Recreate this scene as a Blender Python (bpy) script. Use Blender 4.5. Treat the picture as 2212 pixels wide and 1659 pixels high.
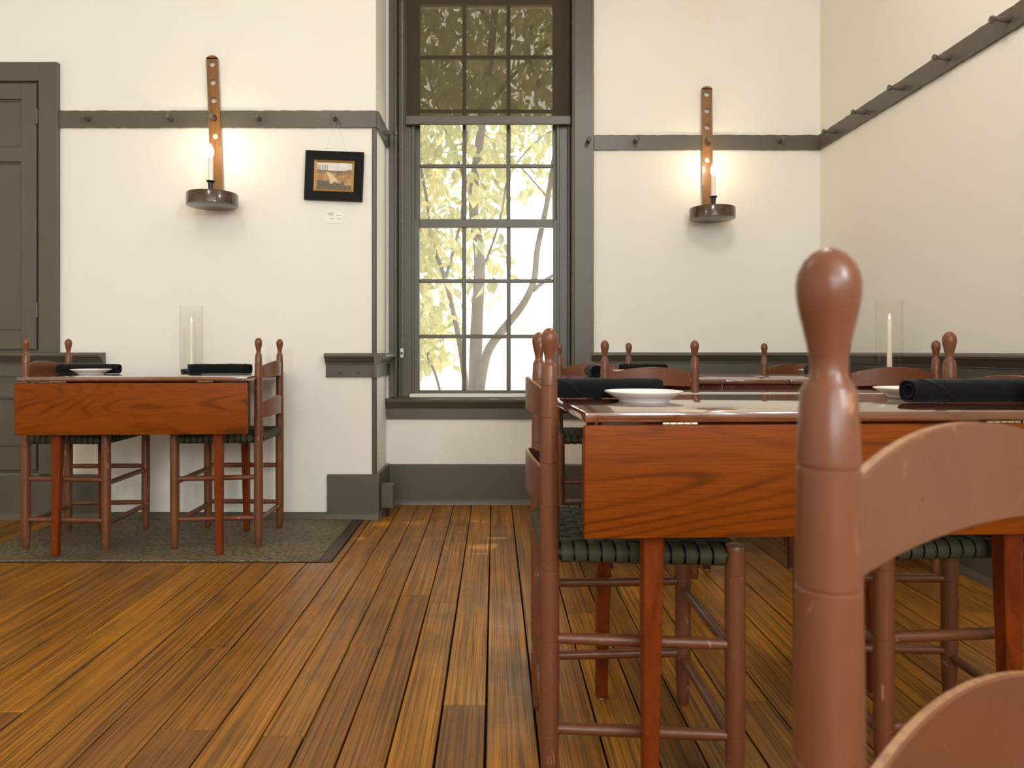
import bpy, bmesh, math, random
from mathutils import Vector, Matrix, noise as mnoise
random.seed(7)
for o in list(bpy.data.objects):
    bpy.data.objects.remove(o)
scene = bpy.context.scene
COL = scene.collection
PI = math.pi

# ------------------------------------------------------------------ camera
cam = bpy.data.cameras.new('camera')
cam.sensor_fit = 'HORIZONTAL'; cam.sensor_width = 36.0
cam.lens = 36.0 * 1600 / 2212
cam.shift_x = (1106 - 1068) / 2212
cam.shift_y = -(829.5 - 758) / 2212
cam.clip_start = 0.02; cam.clip_end = 300
cam.dof.use_dof = True; cam.dof.focus_distance = 2.3; cam.dof.aperture_fstop = 9.0
cam_o = bpy.data.objects.new('camera', cam); COL.objects.link(cam_o)
cam_o.location = (0, 0, 0.86); cam_o.rotation_euler = (PI / 2, 0, 0)
scene.camera = cam_o

# ------------------------------------------------------------------ world, sun, lights in the added windows, exposure
SKY = 3.4
SUN = 9.0
W_RIGHT = 160.0
W_REAR = 88.0
FILL_LAMP = 28.0  # strength of the added globe lamps
w = bpy.data.worlds.new('world'); scene.world = w; w.use_nodes = True
bg = w.node_tree.nodes['Background']
bg.inputs['Color'].default_value = (0.93, 0.97, 1.0, 1); bg.inputs['Strength'].default_value = SKY
sun = bpy.data.lights.new('sun', 'SUN'); sun.energy = SUN; sun.angle = 0.01; sun.color = (1.0, 0.95, 0.84)
so = bpy.data.objects.new('sun', sun); COL.objects.link(so)
so.rotation_euler = Vector((0.30, 0.95, 1.9)).to_track_quat('Z', 'Y').to_euler()

def added_light(name, loc, rot, sx, sz, power, color=(0.84, 0.925, 1.0)):
    l = bpy.data.lights.new(name, 'AREA'); l.shape = 'RECTANGLE'; l.size = sx; l.size_y = sz
    l.energy = power; l.color = color
    o = bpy.data.objects.new(name, l); COL.objects.link(o); o.location = loc; o.rotation_euler = rot
    return o
# area lights in added, unseen openings of the right and rear walls, brightening the room
for nm, yy, pw in (('added_light_right_1', -1.8, 1.4), ('added_light_right_2', -3.8, 0.5)):
    added_light(nm, (1.99, yy, 2.40), (PI / 2, 0, PI / 2), 0.95, 1.15, W_RIGHT * pw)
for nm, xx in (('added_light_rear_1', 1.05), ('added_light_rear_2', -0.6)):
    added_light(nm, (xx, -5.2, 2.40), (PI / 2, 0, 0), 1.0, 1.15, W_REAR)

scene.view_settings.view_transform = 'Standard'
scene.view_settings.look = 'None'
scene.view_settings.gamma = 1.0
scene.view_settings.use_curve_mapping = False
scene.view_settings.exposure = 0.0

# ------------------------------------------------------------------ materials
def srgb(r, g, b):
    def f(c):
        c /= 255.0
        return c / 12.92 if c <= 0.04045 else ((c + 0.055) / 1.055) ** 2.4
    return (f(r), f(g), f(b), 1)

class NT:
    def __init__(s, name):
        s.m = bpy.data.materials.new(name); s.m.use_nodes = True
        s.t = s.m.node_tree; s.n = s.t.nodes; s.l = s.t.links
        s.b = s.n['Principled BSDF']; s.out = s.n['Material Output']
    def node(s, t, **kw):
        n = s.n.new(t)
        for k, v in kw.items():
            if k in n.inputs.keys(): n.inputs[k].default_value = v
            else: setattr(n, k, v)
        return n
    def link(s, a, b): s.l.new(a, b)
    def coords(s, kind='Object', scale=(1, 1, 1), rnd=False):
        tc = s.node('ShaderNodeTexCoord'); mp = s.node('ShaderNodeMapping')
        mp.inputs['Scale'].default_value = scale
        s.link(tc.outputs[kind], mp.inputs['Vector'])
        if rnd:
            oi = s.node('ShaderNodeObjectInfo'); mm = s.node('ShaderNodeVectorMath', operation='SCALE')
            cb = s.node('ShaderNodeCombineXYZ')
            for i in range(3): s.link(oi.outputs['Random'], cb.inputs[i])
            s.link(cb.outputs[0], mm.inputs[0]); mm.inputs['Scale'].default_value = 37.0
            s.link(mm.outputs[0], mp.inputs['Location'])
        return mp.outputs[0]
    def noise(s, vec, scale, detail=4, rough=0.55, dist=0.0):
        n = s.node('ShaderNodeTexNoise'); n.inputs['Scale'].default_value = scale
        n.inputs['Detail'].default_value = detail; n.inputs['Roughness'].default_value = rough
        n.inputs['Distortion'].default_value = dist
        s.link(vec, n.inputs['Vector']); return n.outputs['Fac']
    def ramp(s, fac, stops):
        r = s.node('ShaderNodeValToRGB'); e = r.color_ramp.elements
        while len(e) < len(stops): e.new(0.5)
        for i, (p, c) in enumerate(stops):
            e[i].position = p; e[i].color = c if len(c) == 4 else (*c, 1)
        s.link(fac, r.inputs['Fac']); return r.outputs['Color']
    def mix(s, fac, a, b, mode='MIX'):
        m = s.node('ShaderNodeMix', data_type='RGBA', blend_type=mode)
        for sock, v in ((m.inputs[0], fac), (m.inputs[6], a), (m.inputs[7], b)):
            if isinstance(v, (int, float)): sock.default_value = v
            elif isinstance(v, tuple): sock.default_value = v
            else: s.link(v, sock)
        return m.outputs[2]
    def bump(s, h, strength, dist=0.002):
        b = s.node('ShaderNodeBump'); b.inputs['Strength'].default_value = strength
        b.inputs['Distance'].default_value = dist
        s.link(h, b.inputs['Height']); s.link(b.outputs[0], s.b.inputs['Normal'])
    def set(s, color=None, rough=None, **kw):
        if color is not None:
            if isinstance(color, tuple): s.b.inputs['Base Color'].default_value = color
            else: s.link(color, s.b.inputs['Base Color'])
        if rough is not None:
            if isinstance(rough, (int, float)): s.b.inputs['Roughness'].default_value = rough
            else: s.link(rough, s.b.inputs['Roughness'])
        for k, v in kw.items(): s.b.inputs[k].default_value = v
        return s.m

def g(v): return (v, v, v, 1)

def mat_plaster(name='plaster', c=(238, 233, 222)):
    t = NT(name); v = t.coords()
    n1 = t.noise(v, 1.1, 3); n2 = t.noise(v, 9, 5, 0.6)
    a = srgb(*c); b = srgb(c[0] - 7, c[1] - 8, c[2] - 12)
    col = t.mix(n1, a, b)
    t.bump(n2, 0.25, 0.006)
    return t.set(col, 0.6)

def mat_trim():
    t = NT('taupe_trim_paint'); v = t.coords()
    n = t.noise(v, 2.2, 4); ch = t.noise(v, 48, 5, 0.7)
    base = t.mix(n, srgb(93, 86, 72), srgb(82, 76, 62))
    vs = t.coords('Object', (1.0, 1.0, 5.0))
    sc = t.noise(vs, 26, 4, 0.6, 1.5)
    chips = t.ramp(sc, [(0.0, g(0)), (0.715, g(0)), (0.73, g(1)), (1, g(1))])
    col = t.mix(chips, base, srgb(150, 142, 126))
    t.bump(t.noise(v, 60, 4, 0.6), 0.2, 0.002)
    return t.set(col, 0.38)

def mat_chair():
    t = NT('oxblood_chair_paint'); v = t.coords('Object', (1, 1, 1), True)
    n = t.noise(v, 5, 4); base = t.mix(n, srgb(117, 68, 40), srgb(101, 57, 34))
    vs = t.coords('Object', (1, 1, 0.35), True)
    sc = t.noise(vs, 46, 5, 0.62, 0.6)
    wear = t.ramp(sc, [(0, g(0)), (0.64, g(0)), (0.68, g(0.9)), (1, g(1))])
    col = t.mix(wear, base, srgb(158, 112, 84))
    r = t.ramp(t.noise(v, 14, 4), [(0.3, g(0.27)), (0.75, g(0.42))])
    t.bump(t.noise(v, 90, 3), 0.12, 0.001)
    return t.set(col, r)

def mat_chair_edge():
    t = NT('worn_slat_edge'); v = t.coords('Object', (1, 1, 1), True)
    sc = t.noise(v, 110, 6, 0.7)
    f = t.ramp(sc, [(0, g(0)), (0.36, g(0)), (0.52, g(1)), (1, g(1))])
    return t.set(t.mix(f, srgb(120, 72, 48), srgb(160, 116, 74)), 0.45)

def mat_cherry(name='cherry_wood', along=(1, 7, 7), c1=(146, 70, 4), c2=(116, 53, 3), c3=(52, 20, 2), rough=0.42, coat=0.0):
    t = NT(name); v = t.coords('Object', along, True)
    big = t.noise(v, 1.3, 3, 0.5, 1.2)
    cont = t.noise(v, 0.6, 3, 0.35, 0.4)
    mu = t.node('ShaderNodeMath', operation='MULTIPLY'); t.link(cont, mu.inputs[0]); mu.inputs[1].default_value = 150.0
    sn = t.node('ShaderNodeMath', operation='SINE'); t.link(mu.outputs[0], sn.inputs[0])
    vf = t.coords('Object', (along[0] * 3, along[1] * 12, along[2] * 12), True)
    fine = t.noise(vf, 4.0, 5, 0.65)
    base = t.mix(big, srgb(*c1), srgb(*c2))
    mr = t.node('ShaderNodeMapRange'); mr.inputs['From Min'].default_value = -1.0; t.link(sn.outputs[0], mr.inputs['Value'])
    lines = t.ramp(mr.outputs[0], [(0, g(0)), (0.55, g(0.04)), (0.86, g(0.30)), (1, g(0.58))])
    brk = t.ramp(t.noise(v, 2.2, 4, 0.6), [(0.35, g(0.1)), (0.65, g(1))])
    lm = t.node('ShaderNodeMath', operation='MULTIPLY'); t.link(lines, lm.inputs[0]); t.link(brk, lm.inputs[1])
    col = t.mix(lm.outputs[0], base, srgb(*c3))
    col = t.mix(t.ramp(fine, [(0.38, g(0.32)), (0.62, g(0))]), col, srgb(*c3))
    m = t.set(col, rough)
    t.b.inputs['Specular IOR Level'].default_value = 0.12 if coat == 0 else 0.5
    t.b.inputs['Coat Weight'].default_value = coat; t.b.inputs['Coat Roughness'].default_value = 0.06; t.b.inputs['Coat IOR'].default_value = 1.8
    t.bump(fine, 0.06, 0.001)
    return m

def mat_floor():
    t = NT('old_pine_floor'); oi = t.node('ShaderNodeObjectInfo')
    v = t.coords('Object', (1, 1, 1), True)
    vg = t.coords('Object', (230, 2.0, 1), True)
    vg2 = t.coords('Object', (26, 0.9, 1), True)
    grain = t.noise(vg, 1.0, 3, 0.55, 0.12)
    grain2 = t.noise(vg2, 1.0, 3, 0.55, 1.0)
    base = t.ramp(oi.outputs['Random'], [(0.0, srgb(160, 104, 28)), (0.3, srgb(192, 126, 26)), (0.55, srgb(142, 90, 28)),
                                         (0.8, srgb(196, 130, 28)), (1.0, srgb(134, 88, 32))])
    f2 = t.ramp(grain2, [(0.33, g(0)), (0.7, g(0.6))])
    col = t.mix(f2, base, srgb(110, 66, 20))
    f1 = t.ramp(grain, [(0.45, g(0)), (0.62, g(0.75))])
    col = t.mix(f1, col, srgb(66, 42, 18))
    vw = t.coords('Object', (1, 0.6, 1))
    grime = t.ramp(t.noise(v, 2.0, 6, 0.68), [(0.50, g(0)), (0.72, g(0.55))])
    col = t.mix(grime, col, srgb(52, 42, 30))
    sc = t.noise(t.coords('Object', (18, 3, 1), True), 3.0, 6, 0.7, 0.6)
    scr = t.ramp(sc, [(0, g(0)), (0.69, g(0)), (0.73, g(0.5)), (1, g(0.5))])
    col = t.mix(scr, col, srgb(170, 128, 78))
    r = t.ramp(t.noise(v, 3.5, 5, 0.65), [(0.3, g(0.26)), (0.7, g(0.48))])
    t.bump(grain, 0.22, 0.0015)
    t.b.inputs['Specular IOR Level'].default_value = 0.35
    return t.set(col, r)

def mat_stone():
    t = NT('hearth_granite'); v = t.coords()
    vs = t.coords('Object', (1, 2.2, 1))
    n = t.noise(vs, 46, 6, 0.75); big = t.noise(v, 2.6, 4)
    col = t.ramp(n, [(0.36, srgb(52, 44, 28)), (0.48, srgb(98, 86, 60)), (0.6, srgb(146, 128, 94)), (0.75, srgb(190, 170, 132))])
    col = t.mix(t.ramp(big, [(0.45, g(0)), (0.7, g(0.5))]), col, srgb(56, 50, 38))
    t.bump(n, 0.9, 0.006)
    return t.set(col, 0.55)

def mat_plain(name, c, rough=0.5, bumpn=0.0, scale=80, var=8, **kw):
    t = NT(name); v = t.coords(); n = t.noise(v, scale, 4)
    col = t.mix(n, srgb(*c), srgb(*[max(0, x - var) for x in c]))
    if bumpn: t.bump(n, bumpn, 0.002)
    return t.set(col, rough, **kw)

def mat_webbing():
    t = NT('olive_chair_tape'); v = t.coords('Object', (1, 1, 1))
    n = t.noise(v, 240, 3); 
    col = t.mix(n, srgb(72, 71, 48), srgb(50, 50, 35))
    t.bump(n, 0.4, 0.001)
    m = t.set(col, 0.62); t.b.inputs['Specular IOR Level'].default_value = 0.25
    return m

def mat_napkin():
    t = NT('black_cotton'); v = t.coords('Object')
    n = t.noise(v, 900, 2); 
    col = t.mix(n, srgb(26, 27, 27), srgb(15, 15, 16))
    t.bump(n, 0.3, 0.0006)
    m = t.set(col, 1.0); t.b.inputs['Sheen Weight'].default_value = 0.08; t.b.inputs['Sheen Roughness'].default_value = 0.5
    t.b.inputs['Specular IOR Level'].default_value = 0.1
    return m

def mat_glass_clear(name, tint=(1, 1, 1, 1), gloss_rough=0.02):
    t = NT(name); t.n.remove(t.b)
    tr = t.node('ShaderNodeBsdfTransparent'); tr.inputs[0].default_value = tint
    gl = t.node('ShaderNodeBsdfGlossy'); gl.inputs['Roughness'].default_value = gloss_rough
    lw = t.node('ShaderNodeLayerWeight'); lw.inputs['Blend'].default_value = 0.5
    pw = t.node('ShaderNodeMath', operation='POWER'); t.link(lw.outputs['Facing'], pw.inputs[0]); pw.inputs[1].default_value = 4.0
    fr = t.node('ShaderNodeMapRange'); t.link(pw.outputs[0], fr.inputs['Value']); fr.inputs['To Min'].default_value = 0.012; fr.inputs['To Max'].default_value = 0.55
    mx = t.node('ShaderNodeMixShader')
    t.link(fr.outputs[0], mx.inputs[0]); t.link(tr.outputs[0], mx.inputs[1]); t.link(gl.outputs[0], mx.inputs[2])
    t.link(mx.outputs[0], t.out.inputs['Surface']); return t.m

def mat_pane():
    # old window glass: clear, with the glare veil put into a translucent film
    t = NT('hazy_window_glass'); t.n.remove(t.b)
    tr = t.node('ShaderNodeBsdfTransparent')
    ts = t.node('ShaderNodeBsdfTranslucent'); ts.inputs[0].default_value = (0.95, 0.95, 0.92, 1)
    v = t.coords('Object'); n = t.noise(v, 4.0, 5)
    f = t.node('ShaderNodeMapRange'); f.inputs['To Min'].default_value = 0.04; f.inputs['To Max'].default_value = 0.10
    t.link(n, f.inputs['Value'])
    m1 = t.node('ShaderNodeMixShader'); t.link(f.outputs[0], m1.inputs[0]); t.link(tr.outputs[0], m1.inputs[1]); t.link(ts.outputs[0], m1.inputs[2])
    gl = t.node('ShaderNodeBsdfGlossy'); gl.inputs['Roughness'].default_value = 0.03
    fr = t.node('ShaderNodeValue'); fr.outputs[0].default_value = 0.002
    m2 = t.node('ShaderNodeMixShader'); t.link(fr.outputs[0], m2.inputs[0]); t.link(m1.outputs[0], m2.inputs[1]); t.link(gl.outputs[0], m2.inputs[2])
    t.link(m2.outputs[0], t.out.inputs['Surface']); return t.m

def mat_screen():
    t = NT('solar_screen_fabric'); t.n.remove(t.b)
    tr = t.node('ShaderNodeBsdfTransparent'); tr.inputs[0].default_value = (0.95, 0.9, 0.78, 1)
    df = t.node('ShaderNodeBsdfDiffuse'); df.inputs[0].default_value = srgb(92, 84, 70)
    tl = t.node('ShaderNodeBsdfTranslucent'); tl.inputs[0].default_value = srgb(70, 62, 48)
    v = t.coords('Object', (1, 1, 1)); n = t.noise(t.coords('Object', (30, 1, 400)), 1.0, 2)
    m0 = t.node('ShaderNodeMixShader'); m0.inputs[0].default_value = 0.25
    t.link(df.outputs[0], m0.inputs[1]); t.link(tl.outputs[0], m0.inputs[2])
    f = t.node('ShaderNodeMapRange'); f.inputs['To Min'].default_value = 0.60; f.inputs['To Max'].default_value = 0.66
    t.link(n, f.inputs['Value'])
    mx = t.node('ShaderNodeMixShader'); t.link(f.outputs[0], mx.inputs[0]); t.link(tr.outputs[0], mx.inputs[1]); t.link(m0.outputs[0], mx.inputs[2])
    t.link(mx.outputs[0], t.out.inputs['Surface']); return t.m

def mat_leaf():
    t = NT('tree_leaf'); t.n.remove(t.b)
    v = t.coords('Generated'); oi = t.node('ShaderNodeObjectInfo')
    n = t.noise(t.coords('Object'), 2.3, 3, 0.6)
    col = t.ramp(n, [(0.3, srgb(126, 134, 82)), (0.5, srgb(172, 170, 112)), (0.62, srgb(200, 184, 124)), (0.75, srgb(190, 156, 108))])
    df = t.node('ShaderNodeBsdfDiffuse'); tl = t.node('ShaderNodeBsdfTranslucent'); gl = t.node('ShaderNodeBsdfGlossy')
    gl.inputs['Roughness'].default_value = 0.35
    t.link(col, df.inputs[0]); t.link(col, tl.inputs[0])
    m = t.node('ShaderNodeMixShader'); m.inputs[0].default_value = 0.5
    t.link(df.outputs[0], m.inputs[1]); t.link(tl.outputs[0], m.inputs[2])
    m2 = t.node('ShaderNodeMixShader'); m2.inputs[0].default_value = 0.06
    t.link(m.outputs[0], m2.inputs[1]); t.link(gl.outputs[0], m2.inputs[2])
    t.link(m2.outputs[0], t.out.inputs['Surface']); return t.m

def mat_emit(name, c, s):
    t = NT(name); t.set((1, 0.95, 0.85, 1), 0.4)
    t.b.inputs['Emission Color'].default_value = c; t.b.inputs['Emission Strength'].default_value = s
    return t.m

def mat_vcol(name):
    t = NT(name); a = t.node('ShaderNodeVertexColor'); a.layer_name = 'Col'
    n = t.noise(t.coords(), 90, 3)
    t.bump(n, 0.3, 0.001)
    return t.set(a.outputs[0], 0.6)

M = dict(
    plaster=mat_plaster(), trim=mat_trim(), chair=mat_chair(), edge=mat_chair_edge(), cherry=mat_cherry(),
    top=mat_cherry('table_top_finish', (1, 7, 7), (128, 64, 20), (104, 52, 18), (64, 30, 14), 0.12, 1.0),
    oldtop=mat_cherry('brown_table_finish', (1, 7, 7), (118, 66, 44), (100, 54, 38), (70, 36, 26), 0.2, 0.4),
    floor=mat_floor(), stone=mat_stone(), web=mat_webbing(), napkin=mat_napkin(),
    ceramic=mat_plain('white_ceramic', (240, 236, 228), 0.18, 0, 20, 2),
    black=mat_plain('black_iron', (24, 24, 24), 0.45, 0.1), brass=mat_plain('hinge_steel', (176, 158, 132), 0.35, 0, 200, 30, Metallic=0.8),
    candle=mat_plain('ivory_wax', (240, 232, 212), 0.45, 0, 30, 6), sleeve=mat_plain('candle_sleeve', (246, 240, 228), 0.45, 0, 30, 3),
    sconce=mat_cherry('sconce_wood', (7, 7, 1), (150, 102, 50), (122, 80, 36), (84, 52, 22), 0.3, 0.2),
    frame=mat_plain('black_frame', (17, 15, 11), 0.5, 0.1, **{'Specular IOR Level': 0.15}), gold=mat_plain('gold_liner', (190, 146, 82), 0.4, 0.2, 120, 40, Metallic=0.4),
    paper=mat_plain('paper', (240, 236, 228), 0.7, 0, 60, 2), ink=mat_plain('ink', (120, 116, 110), 0.8),
    white=mat_plain('white_plastic', (226, 222, 210), 0.5, 0, 30, 5), glass=mat_glass_clear('cylinder_glass', (0.985, 0.985, 0.975, 1), 0.05),
    pane=mat_pane(), screen=mat_screen(), leaf=mat_leaf(), bark=mat_plain('bark', (104, 90, 74), 0.9, 0.8, 14, 40),
    ground=mat_plain('pale_gravel', (205, 196, 176), 0.9, 0.3, 8, 24), bulb=mat_emit('candle_bulb', (1.0, 0.88, 0.68, 1), 14.0),
    led=mat_emit('led_tip', (1.0, 0.9, 0.75, 1), 0.35), steel=mat_plain('bead_chain_metal', (196, 190, 176), 0.35, 0, 50, 20, Metallic=0.5),
    glide=mat_plain('white_glide', (236, 234, 228), 0.3, 0, 20, 3), sub=mat_plain('dark_subfloor', (22, 17, 12), 0.9),
    stonewall=mat_plain('pale_wall_stone', (196, 196, 194), 0.9, 0.5, 6, 30), vent=mat_plain('vent_dark', (30, 29, 26), 0.6),
    paint=mat_vcol('landscape_paint'),
)

# ------------------------------------------------------------------ mesh helpers
def box(bm, x0, x1, y0, y1, z0, z1, bev=0.0, seg=1):
    vs = [bm.verts.new(p) for p in ((x0, y0, z0), (x1, y0, z0), (x1, y1, z0), (x0, y1, z0), (x0, y0, z1), (x1, y0, z1), (x1, y1, z1), (x0, y1, z1))]
    fs = [(0, 3, 2, 1), (4, 5, 6, 7), (0, 1, 5, 4), (1, 2, 6, 5), (2, 3, 7, 6), (3, 0, 4, 7)]
    faces = [bm.faces.new([vs[i] for i in f]) for f in fs]
    if bev > 0:
        ed = set(e for f in faces for e in f.edges)
        bmesh.ops.bevel(bm, geom=list(ed), offset=bev, segments=seg, affect='EDGES', profile=0.6)
    return vs

def lathe(bm, prof, c=(0, 0, 0), seg=20, mat=None, cap=True):
    rings = []
    for r, z in prof:
        ring = []
        for i in range(seg):
            a = 2 * PI * i / seg
            p = Vector((r * math.cos(a), r * math.sin(a), z))
            if mat: p = mat @ p
            ring.append(bm.verts.new(p + Vector(c)))
        rings.append(ring)
    for a, b in zip(rings, rings[1:]):
        for i in range(seg):
            j = (i + 1) % seg
            bm.faces.new((a[i], a[j], b[j], b[i]))
    if cap:
        bm.faces.new(list(reversed(rings[0]))); bm.faces.new(rings[-1])

def tube(bm, pts, rad, seg=10, cap=True):
    pts = [Vector(p) for p in pts]
    if not isinstance(rad, (list, tuple)): rad = [rad] * len(pts)
    rings = []; up = None
    for k, p in enumerate(pts):
        d = (pts[min(k + 1, len(pts) - 1)] - pts[max(k - 1, 0)]).normalized()
        if up is None:
            up = Vector((0, 0, 1)) if abs(d.z) < 0.9 else Vector((1, 0, 0))
        u = d.cross(up).normalized(); v = u.cross(d).normalized(); up = v
        rings.append([bm.verts.new(p + (u * math.cos(2 * PI * i / seg) + v * math.sin(2 * PI * i / seg)) * rad[k]) for i in range(seg)])
    for a, b in zip(rings, rings[1:]):
        for i in range(seg):
            j = (i + 1) % seg
            bm.faces.new((a[i], a[j], b[j], b[i]))
    if cap:
        bm.faces.new(list(reversed(rings[0]))); bm.faces.new(rings[-1])

def prism(bm, poly, axis, a, b):
    """extrude a 2D polygon along an axis: axis 'x': poly in (y,z); 'y': (x,z); 'z': (x,y)"""
    def P(p, t):
        return {'x': (t, p[0], p[1]), 'y': (p[0], t, p[1]), 'z': (p[0], p[1], t)}[axis]
    A = [bm.verts.new(P(p, a)) for p in poly]; B = [bm.verts.new(P(p, b)) for p in poly]
    n = len(poly)
    bm.faces.new(A); bm.faces.new(list(reversed(B)))
    for i in range(n):
        j = (i + 1) % n
        bm.faces.new((A[j], A[i], B[i], B[j]))

def obj(name, bm, mat, parent=None, loc=(0, 0, 0), rot=(0, 0, 0), smooth=None):
    bmesh.ops.recalc_face_normals(bm, faces=bm.faces[:])
    me = bpy.data.meshes.new(name); bm.to_mesh(me); bm.free()
    for mm in (mat if isinstance(mat, list) else [mat]):
        me.materials.append(M[mm] if isinstance(mm, str) else mm)
    o = bpy.data.objects.new(name, me); COL.objects.link(o)
    o.location = loc; o.rotation_euler = rot
    if parent: o.parent = parent
    if smooth is not None:
        me.polygons.foreach_set('use_smooth', [True] * len(me.polygons))
        me.set_sharp_from_angle(angle=math.radians(smooth))
    return o

def BM(): return bmesh.new()
def tag(o, label, cat, group=None):
    o['label'] = label; o['category'] = cat
    if group: o['group'] = group
    return o
def thing(name, label, cat, loc=(0, 0, 0), rz=0, group=None):
    o = bpy.data.objects.new(name, None); COL.objects.link(o); o.empty_display_size = 0.1
    o.location = loc; o.rotation_euler = (0, 0, rz)
    return tag(o, label, cat, group)
def struct(o):
    o['kind'] = 'structure'; return o
def boxo(name, b, mat, parent=None, bev=0.0, **kw):
    bm = BM(); box(bm, *b, bev); return obj(name, bm, mat, parent, **kw)
def copy_tree(root, parent=None):
    c = root.copy(); COL.objects.link(c)
    if parent: c.parent = parent
    for ch in list(root.children): copy_tree(ch, c)
    return c

# ------------------------------------------------------------------ room shell
XR, YB, YC, XC, XL, YF, ZC = 1.833, 4.167, 3.80, -0.608, -3.8, -5.0, 3.3
WX0, WX1, WZ0, WZ1 = -0.57, 0.456, 0.585, 2.93       # window opening in the back wall

# back wall with the window opening
bm = BM()
box(bm, -0.62, WX0, YB, YB + 0.32, 0, ZC); box(bm, WX1, XR + 0.3, YB, YB + 0.32, 0, ZC)
box(bm, WX0, WX1, YB, YB + 0.32, 0, WZ0); box(bm, WX0, WX1, YB, YB + 0.32, WZ1, ZC)
struct(obj('wall_back', bm, 'plaster'))
bm = BM(); box(bm, XL, XC, YC, YB + 0.32, 0, ZC)
struct(obj('wall_chimney', bm, 'plaster'))
def wall_open(name, axis, c0, c1, a0, a1, holes):
    """a wall with window holes (start, end, z0, z1) along its length"""
    bm = BM(); cur = a0
    def B(s, e, z0, z1):
        if axis == 'y': box(bm, c0, c1, s, e, z0, z1)
        else: box(bm, s, e, c0, c1, z0, z1)
    for s, e, z0, z1 in holes:
        B(cur, s, 0, ZC); B(s, e, 0, z0); B(s, e, z1, ZC); cur = e
    B(cur, a1, 0, ZC)
    return struct(obj(name, bm, 'plaster'))
HR = [(-4.3, -3.3, 1.8, 3.0), (-2.3, -1.3, 1.8, 3.0)]  # unseen openings added behind the camera, set high so light falls downward
HF = [(-1.1, -0.1, 1.8, 3.0), (0.55, 1.55, 1.8, 3.0)]
wall_open('wall_right', 'y', XR, XR + 0.3, YF - 0.3, YB, HR)
wall_open('wall_rear', 'x', YF - 0.3, YF, XL, XR, HF)
bm = BM(); box(bm, XL - 0.2, XL, YF - 0.3, YB, 0, ZC); struct(obj('wall_left', bm, 'plaster'))
bm = BM(); box(bm, XL - 0.2, XR + 0.3, YF - 0.3, YB + 0.32, ZC, ZC + 0.2); struct(obj('ceiling', bm, 'plaster'))
# frames of unseen windows added behind the camera to light the room
def added_window(name, axis, c, s, e, z0, z1):
    bm = BM()
    def B(a0, a1, q0, q1, d0=0.0, d1=0.04):
        if axis == 'y': box(bm, c + d0, c + d1, a0, a1, q0, q1)
        else: box(bm, a0, a1, c - d1, c - d0, q0, q1)
    B(s, s + 0.05, z0, z1); B(e - 0.05, e, z0, z1); B(s + 0.05, e - 0.05, z1 - 0.05, z1); B(s + 0.05, e - 0.05, z0, z0 + 0.06)
    zm = (z0 + z1) / 2
    B(s + 0.05, e - 0.05, zm - 0.02, zm + 0.02)
    root = struct(obj(name, bm, 'trim'))
    for k in (1, 2):
        x = s + (e - s) * k / 3
        bm = BM(); B(x - 0.01, x + 0.01, z0 + 0.06, z1 - 0.05, 0.005, 0.03)
        obj('muntin', bm, 'trim', root)
    return root
added_window('added_window_2', 'y', XR + 0.08, *HR[0]); added_window('added_window_3', 'y', XR + 0.08, *HR[1])
added_window('added_window_4', 'x', YF - 0.08, *HF[0]); added_window('added_window_5', 'x', YF - 0.08, *HF[1])

# ------------------------------------------------------------------ floor: subfloor + single boards
bm = BM(); box(bm, XL - 0.2, XR + 0.3, YF - 0.3, YB + 0.32, -0.12, -0.022)
floor = struct(obj('floor', bm, 'sub'))
HX0, HX1, HY0 = -2.19, -0.665, 3.01       # hearth
edges = [0.096, -0.02, -0.126, -0.227, -0.331, -0.424, -0.52, -0.631]
wd = [0.132, 0.118, 0.101, 0.14, 0.11, 0.098, 0.125, 0.108, 0.142, 0.115, 0.095, 0.13, 0.12, 0.105]
x = -0.631; i = 0
while x > XL + 0.12:
    x -= wd[i % len(wd)]; i += 1; edges.append(x)
x = 0.096; i = 3
while x < XR - 0.05:
    x += wd[i % len(wd)]; i += 1; edges.append(min(x, XR + 0.02))
edges = sorted(set(round(e, 4) for e in edges))
JOINT = {-0.424: [2.153], -0.126: [1.80], -1.081: [1.764]}
rj = random.Random(3)
plank_n = 0
def plank(x0, x1, y0, y1):
    global plank_n
    gp = 0.0015 + 0.0016 * rj.random()
    bm = BM(); z = -0.0006 * rj.random()
    w_, l_ = (x1 - x0) / 2 - gp, (y1 - y0) / 2 - 0.0006
    box(bm, -w_, w_, -l_, l_, -0.02, z, 0.0014)
    o = obj('floor_board', bm, 'floor', floor, loc=((x0 + x1) / 2, (y0 + y1) / 2, 0))
    plank_n += 1
for x0, x1 in zip(edges, edges[1:]):
    cuts = [YF]
    key = min(JOINT, key=lambda k: abs(k - x0))
    if abs(key - x0) < 0.04: cuts += JOINT[key] + [JOINT[key][0] - 2.6]
    else:
        s = YF + 0.6 + 2.0 * rj.random()
        while s < YB - 0.7:
            cuts.append(s); s += 1.6 + 1.6 * rj.random()
    cuts = sorted(c for c in cuts if c >= YF)
    yend = YB if x1 > XC + 0.03 else YC
    for a, b in zip(cuts, cuts[1:] + [yend]):
        # cut the boards around the hearth
        if x1 <= HX0 + 0.01 or x0 >= HX1 - 0.01: 
            plank(x0, x1, a, b); continue
        l, r = max(x0, HX0), min(x1, HX1)
        if a < HY0 - 0.001: plank(x0, x1, a, min(b, HY0))
        if b > HY0:
            if x0 < HX0 - 0.012: plank(x0, HX0, max(a, HY0), b)
            if x1 > HX1 + 0.012: plank(HX1, x1, max(a, HY0), b)

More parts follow.
